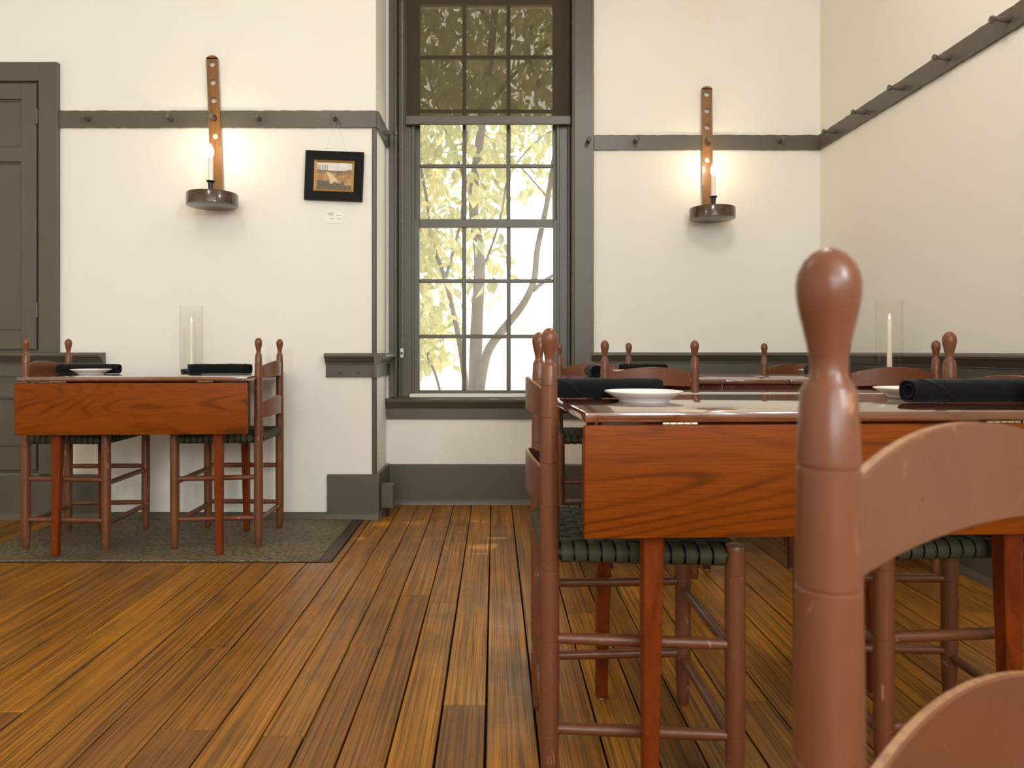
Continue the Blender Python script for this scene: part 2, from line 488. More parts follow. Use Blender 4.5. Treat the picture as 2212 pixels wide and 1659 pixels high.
# ------------------------------------------------------------------ hearth
M['darkstrip'] = mat_plain('dark_edge_wood', (74, 52, 30), 0.45, 0.3, 30, 30)
hearth = thing('hearth', 'dark speckled granite hearth slab let into the floor under the left table', 'hearth', (0, 0, 0))
bm = BM(); box(bm, HX0 + 0.006, HX1 - 0.055, HY0 + 0.012, YC, -0.02, 0.004, 0.004)
obj('slab', bm, 'stone', hearth)
bm = BM(); prism(bm, [(HX1 - 0.05, HY0 + 0.006), (HX1 - 0.002, HY0 - 0.0), (HX1 - 0.002, YC), (HX1 - 0.05, YC)], 'z', -0.02, 0.003)
obj('edge_strip', bm, 'darkstrip', hearth)
bm = BM(); box(bm, HX0 + 0.006, HX1 - 0.052, HY0 + 0.0, HY0 + 0.009, -0.02, 0.0015)
obj('edge_strip', bm, 'sub', hearth)

# ------------------------------------------------------------------ trim: baseboards, chair rail, corner bead, peg rails
def profile_run(name, poly, axis, a, b, mat='trim', st=True, parent=None):
    bm = BM(); prism(bm, poly, axis, a, b)
    o = obj(name, bm, mat, parent, smooth=35)
    if st: struct(o)
    return o
def base_poly(front, sgn, h=0.224, th=0.02):
    f = front
    return [(f, 0), (f + sgn * (th + 0.016), 0), (f + sgn * (th + 0.014), 0.012), (f + sgn * (th + 0.006), 0.024), (f + sgn * th, 0.03),
            (f + sgn * th, h - 0.006), (f + sgn * (th - 0.005), h), (f, h)]
profile_run('baseboard_back', base_poly(YB, -1), 'x', XC + 0.02, XR - 0.02)
profile_run('baseboard_right', [(XR - a, b) for a, b in [(0, 0), (0.036, 0), (0.034, 0.012), (0.026, 0.024), (0.02, 0.03), (0.02, 0.218), (0.015, 0.224), (0, 0.224)]], 'y', YF, YB)
# plinth block round the chimney corner
bm = BM()
prism(bm, base_poly(YC, -1, 0.228, 0.018), 'x', -0.855, XC + 0.018)
prism(bm, [(XC + a, b) for a, b in [(0, 0), (0.03, 0), (0.022, 0.026), (0.018, 0.03), (0.018, 0.228), (0, 0.228)]], 'y', YC + 0.0002, YB)
struct(obj('baseboard_chimney', bm, 'trim'))
profile_run('baseboard_hearth', [(YC, 0.004), (YC - 0.024, 0.004), (YC - 0.022, 0.018), (YC - 0.01, 0.03), (YC, 0.034)], 'x', -1.99, -0.855)
# left plinth below the cupboard end
bm = BM(); prism(bm, base_poly(YC, -1, 0.228, 0.018), 'x', -3.79, -1.99)
struct(obj('baseboard_left', bm, 'trim'))

def rail_poly(f, sgn, zt=0.852):
    P = [(0, 0), (0.052, 0), (0.060, -0.006), (0.062, -0.014), (0.058, -0.022), (0.046, -0.025), (0.042, -0.032), (0.030, -0.046), (0.024, -0.052), (0.024, -0.056), (0.014, -0.058), (0.014, -0.122), (0, -0.122)]
    return [(f + sgn * a, zt + b) for a, b in P]
profile_run('trim_1', rail_poly(YB, -1), 'x', 0.545, XR)                    # back wall chair rail
profile_run('trim_2', rail_poly(XR, -1), 'y', 1.45, YB)                      # right wall chair rail
bm = BM()
prism(bm, rail_poly(YC, -1, 0.848), 'x', -0.862, XC + 0.006)
prism(bm, [(XC + (f - 0), z) for f, z in rail_poly(0, 1, 0.848)], 'y', YC - 0.062, YB)
tr3 = struct(obj('trim_3', bm, 'trim', smooth=35))
for px in (-0.79, -0.695):
    bm = BM(); lathe(bm, [(0.0045, 0), (0.006, 0.004), (0.0055, 0.010), (0.003, 0.013)], seg=10, mat=Matrix.Rotation(PI / 2, 4, 'X'))
    obj('screw_knob', bm, 'trim', tr3, loc=(px, YC - 0.013, 0.748), smooth=50)
# corner bead
bm = BM(); tube(bm, [(XC - 0.008, YC + 0.002, 0.228), (XC - 0.008, YC + 0.002, 2.0)], 0.013, 10)
struct(obj('trim_4', bm, 'trim', smooth=60))

def make_peg(root, loc, rot):
    bm = BM(); lathe(bm, [(0.0120, -0.004), (0.0120, 0.002), (0.0110, 0.02), (0.0072, 0.046), (0.0070, 0.050), (0.0120, 0.056), (0.0138, 0.061), (0.0124, 0.066), (0.004, 0.068)], seg=16)
    return obj('peg', bm, 'trim', root, loc=loc, rot=rot, smooth=40)
def wavy_board(x0, x1, y0, y1, z0, z1, axis, seed):
    """painted rail board with slightly uneven painted edges"""
    bm = BM(); n = int(abs((x1 - x0) if axis == 'x' else (y1 - y0)) / 0.03) + 2
    rows = []
    rr = random.Random(seed)
    for i in range(n):
        t = i / (n - 1); d0 = 0.0012 * rr.uniform(-1, 1); d1 = 0.0016 * rr.uniform(-1, 1)
        if axis == 'x':
            xx = x0 + (x1 - x0) * t
            rows.append([bm.verts.new(p) for p in ((xx, y0, z0 + d0), (xx, y1, z0 + d0), (xx, y1, z1 + d1), (xx, y0, z1 + d1))])
        else:
            yy = y0 + (y1 - y0) * t
            rows.append([bm.verts.new(p) for p in ((x0, yy, z0 + d0), (x1, yy, z0 + d0), (x1, yy, z1 + d1), (x0, yy, z1 + d1))])
    for a, b in zip(rows, rows[1:]):
        for i in range(4):
            j = (i + 1) % 4; bm.faces.new((a[i], a[j], b[j], b[i]))
    bm.faces.new(rows[0]); bm.faces.new(rows[-1])
    return bm
ZR0, ZR1 = 2.003, 2.088      # chimney rail
ZB0, ZB1 = 1.988, 2.070      # back / right rail
r5 = struct(obj('trim_5', wavy_board(-2.226, XC + 0.004, YC - 0.016, YC, ZR0, ZR1, 'x', 1), 'trim'))
for px in (190, 370, 462, 560, 724):
    X = (px - 1068) / 424.0
    make_peg(r5, (X, YC - 0.016, 2.044), (PI / 2, 0, 0))
r6 = struct(obj('trim_6', wavy_board(XC, XC + 0.016, YC, YB, ZR0, ZR1, 'y', 2), 'trim'))
make_peg(r6, (XC + 0.016, YC + 0.18, 2.03), (0, PI / 2, 0))
r7 = struct(obj('trim_7', wavy_board(0.56, XR, YB - 0.016, YB, ZB0, ZB1, 'x', 3), 'trim'))
for px in (1372, 1526, 1684):
    make_peg(r7, ((px - 1068) / 385.6, YB - 0.016, 2.034), (PI / 2, 0, 0))
r8 = struct(obj('trim_8', wavy_board(XR - 0.016, XR, 1.4, YB - 0.016, ZB0, ZB1, 'y', 4), 'trim'))
for Y in (3.951, 3.63, 3.294, 2.956, 2.614, 2.27, 1.93):
    make_peg(r8, (XR - 0.016, Y, 2.03), (0, -PI / 2, 0))

# ------------------------------------------------------------------ window
bm = BM()
# casings: left squeezed into the corner, right wide; head
box(bm, XC + 0.018, WX0 + 0.012, YB - 0.022, YB, 0.60, 3.05, 0.003)
box(bm, WX1 - 0.012, 0.556, YB - 0.022, YB, 0.60, 3.05, 0.003)
box(bm, WX0 + 0.012, WX1 - 0.012, YB - 0.022, YB, WZ1, 3.05, 0.003)
win = struct(obj('window_1', bm, 'trim'))
win_y = YB
def wpart(name, b, bev=0.002, mat='trim', parent=None):
    bm = BM(); box(bm, *b, bev); return obj(name, bm, mat, parent or win)
# inner moulded stops
for s, xx in ((1, WX0), (-1, WX1)):
    bm = BM(); tube(bm, [(xx + s * 0.016, YB - 0.026, 0.60), (xx + s * 0.016, YB - 0.026, 3.0)], 0.0075, 8); obj('casing_bead', bm, 'trim', win, smooth=60)
    wpart('jamb', (min(xx, xx + s * 0.02), max(xx, xx + s * 0.02), YB, YB + 0.10, WZ0, WZ1))
    bm = BM(); tube(bm, [(xx + s * 0.030, YB + 0.060, 0.60), (xx + s * 0.030, YB + 0.060, WZ1)], 0.011, 8); obj('stop_bead', bm, 'trim', win, smooth=60)
    x2 = -0.462 if s > 0 else 0.362
    wpart('frame_board', (min(xx, x2 - s * 0.002), max(xx, x2 - s * 0.002), YB + 0.066, YB + 0.105, WZ0, WZ1))
    wpart('parting_strip', (min(x2 - s * 0.010, x2 + s * 0.006), max(x2 - s * 0.010, x2 + s * 0.006), YB + 0.055, YB + 0.067, WZ0, WZ1), 0.003)
make_peg(win, (0.523, YB - 0.022, 2.03), (PI / 2, 0, 0))
# sashes
SX0, SX1 = -0.468, 0.368; GX0, GX1 = -0.428, 0.336
colx = [GX0 + (GX1 - GX0) * k / 3 for k in range(4)]
def zpx(py, s): return 0.86 + (758 - py) / s
def sash(name, yy, s, rows, zt, zb):
    """rows: list of pane pixel rows (top, bottom)"""
    y0, y1 = yy, yy + 0.035
    bm = BM()
    box(bm, SX0, GX0, y0, y1, zb, zt, 0.002); box(bm, GX1, SX1, y0, y1, zb, zt, 0.002)
    box(bm, GX0, GX1, y0, y1, zpx(rows[0][0], s), zt, 0.002); box(bm, GX0, GX1, y0, y1, zb, zpx(rows[-1][1], s), 0.002)
    sh = obj(name, bm, 'trim', win)
    zlo, zhi = zpx(rows[-1][1], s), zpx(rows[0][0], s)
    for k in (1, 2):
        boxo('muntin', (colx[k] - 0.0115, colx[k] + 0.0115, y0 + 0.004, y1 - 0.004, zlo, zhi), 'trim', sh, 0.004)
    for a, b in zip(rows, rows[1:]):
        zc = (zpx(a[1], s) + zpx(b[0], s)) / 2
        boxo('muntin', (GX0, GX1, y0 + 0.006, y1 - 0.006, zc - 0.0105, zc + 0.0105), 'trim', sh, 0.004)
    for a in rows:
        for k in range(3):
            ins = 0.010
            boxo('pane', (colx[k] + (ins if k else 0), colx[k + 1] - (ins if k < 2 else 0), yy + 0.016, yy + 0.019, zpx(a[1], s) - 0.001, zpx(a[0], s) + 0.001), 'pane', sh)
    return sh
SL = 1600 / (YB + 0.075); SU = 1600 / (YB + 0.115)
sash('lower_sash', YB + 0.062, SL, [(492, 603), (611, 723), (731, 843)], zpx(474, SL), zpx(857, SL))
sash('upper_sash', YB + 0.102, SU, [(12, 120), (128, 236), (245, 355), (363, 474)], 2.92, zpx(490, SU))
# stool, moulding, apron
bm = BM()
prism(bm, [(YB + 0.06, 0.600), (YB - 0.050, 0.594), (YB - 0.058, 0.588), (YB - 0.056, 0.576), (YB - 0.046, 0.571), (YB - 0.036, 0.556), (YB - 0.026, 0.546), (YB - 0.022, 0.540), (YB, 0.540), (YB + 0.06, 0.57)], 'x', XC + 0.004, 0.59)
obj('window_stool', bm, 'trim', win, smooth=35)
wpart('window_apron', (XC + 0.004, 0.575, YB - 0.018, YB, 0.478, 0.540), 0.003)

# white strip lying on the stool
bm = BM(); box(bm, -0.478, 0.44, YB - 0.002, YB + 0.045, 0.5985, 0.618, 0.002)
tag(obj('sill_strip', bm, 'white'), 'thin white strip lying along the window sill below the glass', 'strip')

# roller shade
sh = thing('roller_shade', 'brown see-through solar roller shade half lowered over the window', 'roller shade', (0, YB + 0.03, 2.14))
bm = BM(); v = [bm.verts.new(p) for p in ((-0.498, 0, 0.03), (0.43, 0, 0.03), (0.43, 0, 0.82), (-0.498, 0, 0.82))]; bm.faces.new(v)
fb = obj('shade_fabric', bm, 'screen', sh)
md = fb.modifiers.new('thick', 'SOLIDIFY'); md.thickness = 0.0006
bm = BM(); box(bm, -0.502, 0.434, -0.012, 0.006, 0.0, 0.050, 0.003); obj('bottom_bar', bm, 'trim', sh)
bm = BM(); tube(bm, [(-0.52, 0.0, 0.80), (0.45, 0.0, 0.80)], 0.022, 14); obj('roller_tube', bm, 'white', sh, smooth=50)
# bead chain with a tensioner clip
bm = BM()
for q in range(2):
    z = 0.82; k = 0
    while z > -1.29:
        bmesh.ops.create_icosphere(bm, subdivisions=1, radius=0.0026, matrix=Matrix.Translation((-0.517 - 0.004 * q - 0.006 * (0.82 - z) / 2.1 * 0, -0.03 - 0.004 * q, z)))
        z -= 0.0085
ch = obj('bead_chain', bm, 'steel', sh); ch['kind'] = 'stuff'
bm = BM(); box(bm, -0.0105, 0.0105, -0.005, 0.005, -0.028, 0.028, 0.0045, 2)
cl = obj('chain_clip', bm, 'steel', ch, loc=(-0.521, -0.032, -1.293))
bm = BM(); box(bm, -0.005, 0.005, -0.0065, -0.0045, -0.008, 0.006, 0.0008)
obj('clip_slot', bm, 'vent', sh, loc=(-0.521, -0.032, -1.293))

# ------------------------------------------------------------------ built-in cupboard at the left
cb = thing('built_in_cupboard', 'taupe painted built-in cupboard with panelled doors at the left edge', 'cupboard', (-2.226, YC, 0))
def cpart(name, b, bev=0.003, parent=None, mat='trim'):
    bm = BM(); box(bm, *b, bev); return obj(name, bm, mat, parent or cb)
cpart('casing', (-0.098, 0.0, -0.028, 0, 0.850, 2.333))
cpart('casing', (-1.3, -0.098, -0.027, 0, 2.236, 2.333))
cpart('casing', (-0.098, -0.002, -0.028, 0, 0.23, 0.730))
bm = BM(); prism(bm, rail_poly(0, -1, 0.852), 'x', -1.3, 0.232); obj('chair_rail', bm, 'trim', cb, smooth=35)
def cdoor(name, z0, z1, panels):
    bm = BM(); x0, x1 = -0.74, -0.112; xp0, xp1 = -0.62, -0.19
    y0, y1 = -0.021, -0.004
    box(bm, xp1, x1, y0, y1, z0, z1, 0.002); box(bm, x0, xp0, y0, y1, z0, z1, 0.002)
    zs = [z0] + [q for p in panels for q in p] + [z1]
    for a, b in zip(zs[0::2], zs[1::2]): box(bm, xp0, xp1, y0, y1, a, b, 0.002)
    d = obj(name, bm, 'trim', cb)
    for a, b in panels:
        bm = BM(); box(bm, xp0, xp1, -0.0075, -0.004, a, b); box(bm, xp1 - 0.010, xp1, -0.014, -0.0076, a, b, 0.003); box(bm, xp0, xp1 - 0.010, -0.014, -0.0076, b - 0.010, b, 0.003); box(bm, xp0, xp1 - 0.010, -0.014, -0.0076, a, a + 0.010, 0.003)
        obj('panel', bm, 'trim', d)
    for hz in (z1 - 0.17, z0 + 0.2):
        bm = BM(); tube(bm, [(-0.105, -0.027, hz - 0.038), (-0.105, -0.027, hz + 0.038)], 0.006, 8)
        box(bm, -0.122, -0.106, -0.0235, -0.019, hz - 0.035, hz + 0.035)
        obj('hinge', bm, 'trim', d, smooth=40)
    return d
cdoor('upper_door', 0.868, 2.225, [(0.965, 1.825), (1.90, 2.145)])
cdoor('lower_door', 0.25, 0.70, [(0.37, 0.62)])
cpart('back_panel', (-1.3, -0.098, -0.0035, 0, 0.23, 2.24), 0)
vt = cpart('vent_cover', (-0.50, -0.305, -0.026, -0.018, 0.03, 0.20), 0.002)
for k in range(8):
    bm = BM(); box(bm, -0.49, -0.315, -0.030, -0.0255, 0.042 + k * 0.019, 0.051 + k * 0.019); obj('vent_slat', bm, 'vent', vt)

# junction box on the plinth
jb = thing('junction_box', 'small taupe painted junction box on the plinth beside the window bay', 'junction box', (-0.555, YC + 0.05, 0.045))
bm = BM(); box(bm, -0.033, 0.033, -0.02, 0.03, 0.0, 0.125, 0.004); obj('box_body', bm, 'trim', jb)
bm = BM(); tube(bm, [(0.0, 0.0, 0.0), (0.0, 0.0, -0.03), (-0.005, 0.0, -0.043)], 0.008, 8); obj('conduit', bm, 'vent', jb, smooth=50)
jb.location.x = XC + 0.018 + 0.034

# ------------------------------------------------------------------ chairs
FIN = [(0.0, 0.0), (0.0045, 0.0012), (0.0085, 0.0035), (0.0122, 0.0075), (0.0150, 0.0130), (0.0161, 0.0190), (0.0158, 0.0260), (0.0145, 0.0340), (0.0125, 0.0425), (0.0106, 0.0510), (0.0092, 0.0590), (0.0090, 0.0635), (0.0098, 0.0680), (0.0125, 0.0722), (0.0148, 0.0745)]
CH = 0.914
def post_prof(z, top):
    # radius of a turned post at height z
    if z < 0.10: return 0.0130 + (0.0190 - 0.0130) * (z / 0.10) ** 0.8
    if z < 0.55: return 0.0190 + 0.0004 * math.sin((z - 0.1) / 0.45 * PI)
    return 0.0190 - (0.0190 - 0.0152) * (z - 0.55) / (0.84 - 0.55)
def groove(zs, z0, z1):
    out = []; zz = sorted(zs); cur = z0; n = 24
    pts = [z0 + (z1 - z0) * k / n for k in range(n + 1)]
    for g_ in zz: pts += [g_ - 0.0012, g_ - 0.0004, g_ + 0.0004, g_ + 0.0012]
    pts = sorted(p for p in pts if z0 <= p <= z1)
    for p in pts:
        r = post_prof(p, z1)
        if any(abs(p - g_) < 0.0006 for g_ in zz): r -= 0.0008
        out.append((r, p))
    return out
def rear_post_bm():
    prof = [(0.0118, 0.0)] + groove([0.118, 0.30, 0.44, 0.565, 0.648, 0.738, 0.80], 0.002, CH - 0.0758)
    prof += [(0.0140, CH - 0.0750)] + [(r, CH - d) for r, d in reversed(FIN[:-1])]
    prof[-1] = (0.0008, CH)
    bm = BM(); lathe(bm, prof, seg=24); return bm
def front_post_bm():
    prof = [(0.0118, 0.0)] + groove([0.125, 0.30, 0.437], 0.002, 0.482) + [(0.0186, 0.489), (0.0176, 0.4935), (0.0160, 0.4955), (0.0008, 0.496)]
    bm = BM(); lathe(bm, prof, seg=24); return bm
BXp, BYp, FXp, FYp = -0.175, 0.170, 0.178, 0.196
def slat_bm(z0e, z0c, z1e, z1c, bulge=0.040, th=0.0085, power=1.0):
    """bent back slat between the rear posts: arched top edge, bows backwards"""
    bm = BM(); n = 28; rows = []
    for i in range(n + 1):
        t = -1 + 2 * i / n; y = t * (BYp - 0.004)
        xx = BXp - bulge * (1 - t * t) + 0.002
        a = math.atan2(2 * bulge * t / BYp, 1.0)
        nx, ny = math.cos(a), -math.sin(a)
        s = (1 - t * t); arch = s ** 0.8 * 0.6 + 0.4 * math.sin((1 - abs(t)) * PI / 2) 
        zt = z1e + (z1c - z1e) * arch; zb = z0e + (z0c - z0e) * s
        h = th / 2
        row = []
        for (du, zz) in ((-h, zb + 0.0015), (-h * 0.6, zb), (h * 0.6, zb), (h, zb + 0.0015), (h, zt - 0.0015), (h * 0.6, zt), (-h * 0.6, zt), (-h, zt - 0.0015)):
            row.append(bm.verts.new((xx + nx * du, y + ny * du, zz)))
        rows.append(row)
    for a, b in zip(rows, rows[1:]):
        for i in range(8):
            j = (i + 1) % 8
            f = bm.faces.new((a[i], a[j], b[j], b[i]))
            if i == 5: f.material_index = 1
    bm.faces.new(rows[0]); bm.faces.new(rows[-1])
    return bm
def halfw(x):
    return BYp + (FYp - BYp) * (x - BXp) / (FXp - BXp)
SZ, SR = 0.4735, 0.0185
def ribbon(path, width, nrm_side):
    """closed flat tape along a closed path; width direction given per point"""
    bm = BM(); rows = []
    for p, wv, nv in path:
        p = Vector(p); wv = Vector(wv); nv = Vector(nv)
        rows.append([bm.verts.new(p + wv * (k * width / 2) - nv * (0.0010 if abs(k) == 1 else 0.0)) for k in (-1, -0.7, 0.7, 1)])
    n = len(rows)
    for i in range(n):
        a, b = rows[i], rows[(i + 1) % n]
        for k in range(3): bm.faces.new((a[k], a[k + 1], b[k + 1], b[k]))
    return bm
NW = 12
def make_chair(name, bulge=0.037, d2=0.0):
    root = bpy.data.objects.new(name, None); COL.objects.link(root); root.empty_display_size = 0.1
    rp = obj('rear_post', rear_post_bm(), 'chair', root, loc=(BXp, -BYp, 0), smooth=40)
    o = rp.copy(); COL.objects.link(o); o.location = (BXp, BYp, 0); o.rotation_euler = (0, 0, 1.3)
    fp = obj('front_post', front_post_bm(), 'chair', root, loc=(FXp, -FYp, 0), smooth=40)
    o = fp.copy(); COL.objects.link(o); o.location = (FXp, FYp, 0); o.rotation_euler = (0, 0, 1.9)
    obj('back_slat', slat_bm(0.735, 0.741, 0.782, 0.812, bulge), ['chair', 'edge'], root, smooth=40)
    obj('back_slat', slat_bm(0.560 + d2, 0.566 + d2, 0.622 + d2, 0.652 + d2, bulge), ['chair', 'edge'], root, smooth=40)
    def st(p, q, r=0.0110):
        p, q = Vector(p), Vector(q); bm = BM()
        tube(bm, [p.lerp(q, t) for t in (0, 0.12, 0.5, 0.88, 1)], [r * 0.86, r, r * 1.06, r, r * 0.86], 12)
        obj('stretcher', bm, 'chair', root, smooth=50)
    for s in (-1, 1):
        st((BXp, s * BYp, 0.305), (FXp, s * FYp, 0.302)); st((BXp, s * BYp, 0.128), (FXp, s * FYp, 0.126))
    st((FXp, -FYp, 0.285), (FXp, FYp, 0.285)); st((FXp, -FYp, 0.112), (FXp, FYp, 0.112)); st((BXp, -BYp, 0.114), (BXp, BYp, 0.114))
    # hidden seat rails
    bm = BM()
    for s in (-1, 1): tube(bm, [(BXp, s * BYp, SZ), (FXp, s * FYp, SZ)], 0.012, 8)
    for xx, yy in ((BXp, BYp), (FXp, FYp)): tube(bm, [(xx, -yy, SZ), (xx, yy, SZ)], 0.012, 8)
    obj('seat_rails', bm, 'vent', root, smooth=50)
    up = Vector((0, 0, 1)); ztop = SZ + SR; amp = 0.0027
    hw0 = 0.151; hw1 = 0.177            # clear half width at back and front between posts
    # tapes front to back
    x_in0, x_in1 = BXp, FXp
    wx = [BXp + 0.020 + (FXp - BXp - 0.040) * (k + 0.5) / NW for k in range(NW)]   # x of cross tapes
    for j in range(NW):
        tj = -1 + 2 * (j + 0.5) / NW
        def yat(x): return tj * (hw0 + (hw1 - hw0) * (x - BXp) / (FXp - BXp))
        path = []
        for k, xx in enumerate(wx):
            path.append(((xx, yat(xx), ztop + amp * (1 if (j + k) % 2 else -1)), (0, 1, 0), up))
            if k < NW - 1:
                xm = (xx + wx[k + 1]) / 2; path.append(((xm, yat(xm), ztop), (0, 1, 0), up))
        for a in range(0, 7):
            an = PI / 2 - a * PI / 6; nv = Vector((math.cos(an), 0, math.sin(an)))
            path.append((Vector((FXp, yat(FXp), SZ)) + nv * (SR + 0.0012), (0, 1, 0), nv))
        path.append(((0.0, yat(0.0), SZ - SR + 0.002), (0, 1, 0), -up))
        for a in range(0, 7):
            an = -PI / 2 - a * PI / 6; nv = Vector((math.cos(an), 0, math.sin(an)))
            path.append((Vector((BXp, yat(BXp), SZ)) + nv * (SR + 0.0012), (0, 1, 0), nv))
        wj = (hw0 + hw1) / NW * 0.84
        obj('seat_tape', ribbon(path, wj, None), 'web', root, smooth=60)
    # tapes side to side
    for k, xx in enumerate(wx):
        h = halfw(xx); path = []
        ys = [(-1 + 2 * (j + 0.5) / NW) * (hw0 + (hw1 - hw0) * (xx - BXp) / (FXp - BXp)) for j in range(NW)]
        for j, yy in enumerate(ys):
            path.append(((xx, yy, ztop + amp * (-1 if (j + k) % 2 else 1)), (1, 0, 0), up))
            if j < NW - 1: path.append(((xx, (yy + ys[j + 1]) / 2, ztop), (1, 0, 0), up))
        for a in range(0, 7):
            an = PI / 2 - a * PI / 6; nv = Vector((0, math.cos(an), math.sin(an)))
            path.append((Vector((xx, h, SZ)) + nv * (SR + 0.0012), (1, 0, 0), nv))
        path.append(((xx, 0, SZ - SR - 0.001), (1, 0, 0), -up))
        for a in range(0, 7):
            an = -PI / 2 - a * PI / 6; nv = Vector((0, math.cos(an), math.sin(an)))
            path.append((Vector((xx, -h, SZ)) + nv * (SR + 0.0012), (1, 0, 0), nv))
        obj('seat_tape', ribbon(path, (wx[1] - wx[0]) * 0.84, None), 'web', root, smooth=60)
    return root
chair0 = make_chair('ladderback_chair')
near_chair = make_chair('ladderback_chair', 0.014, -0.018)      # its slats have straightened with age
GRP = 'ladderback dining chairs'
def place_chair(o, label, back_mid, yaw, zs=1.0, z=0.0):
    """back_mid: floor point midway between the rear posts; yaw: direction faced (degrees from +x)"""
    a = math.radians(yaw)
    o.location = (back_mid[0] - BXp * math.cos(a), back_mid[1] - BXp * math.sin(a), z)
    o.rotation_euler = (0, 0, a); o.scale = (1, 1, zs)
    tag(o, label, 'chair', GRP)
chairs = [
    ('red-brown ladderback chair close to the camera with worn top slat, cut by the right edge', (0.1736 + 0.17 * math.cos(math.radians(35)), 0.385 + 0.17 * math.sin(math.radians(35))), -55, 1.0, 0),
    ('red-brown ladderback chair at the left end of the front table, seen side on', (0.107, 1.612), 0, 0.990, 0),
    ('red-brown ladderback chair tucked in at the right end of the front table', (1.115, 1.645), 180, 0.993, 0),
    ('red-brown ladderback chair at the left end of the hearth table', (-2.03, 3.37), 2, 1.0, 0.004),
    ('red-brown ladderback chair at the right end of the hearth table', (-1.035, 3.41), 181, 1.0, 0.004),
    ('red-brown ladderback chair with its back to us at the far table under the window', (0.587, 2.80), 90, 0.985, 0),
    ('red-brown ladderback chair facing us, between the window and the far left table', (0.488, 3.63), 270, 0.985, 0),
    ('red-brown ladderback chair facing us against the back wall below the right sconce', (1.492, 3.63), 270, 0.983, 0),
    ('red-brown ladderback chair with its back to us in front of the tall glass candle', (1.505, 2.81), 90, 0.985, 0),
]
for i, (lab, bmid, yaw, zs, z) in enumerate(chairs):
    place_chair(near_chair if i == 0 else chair0 if i == 1 else copy_tree(chair0), lab, bmid, yaw, zs, z)

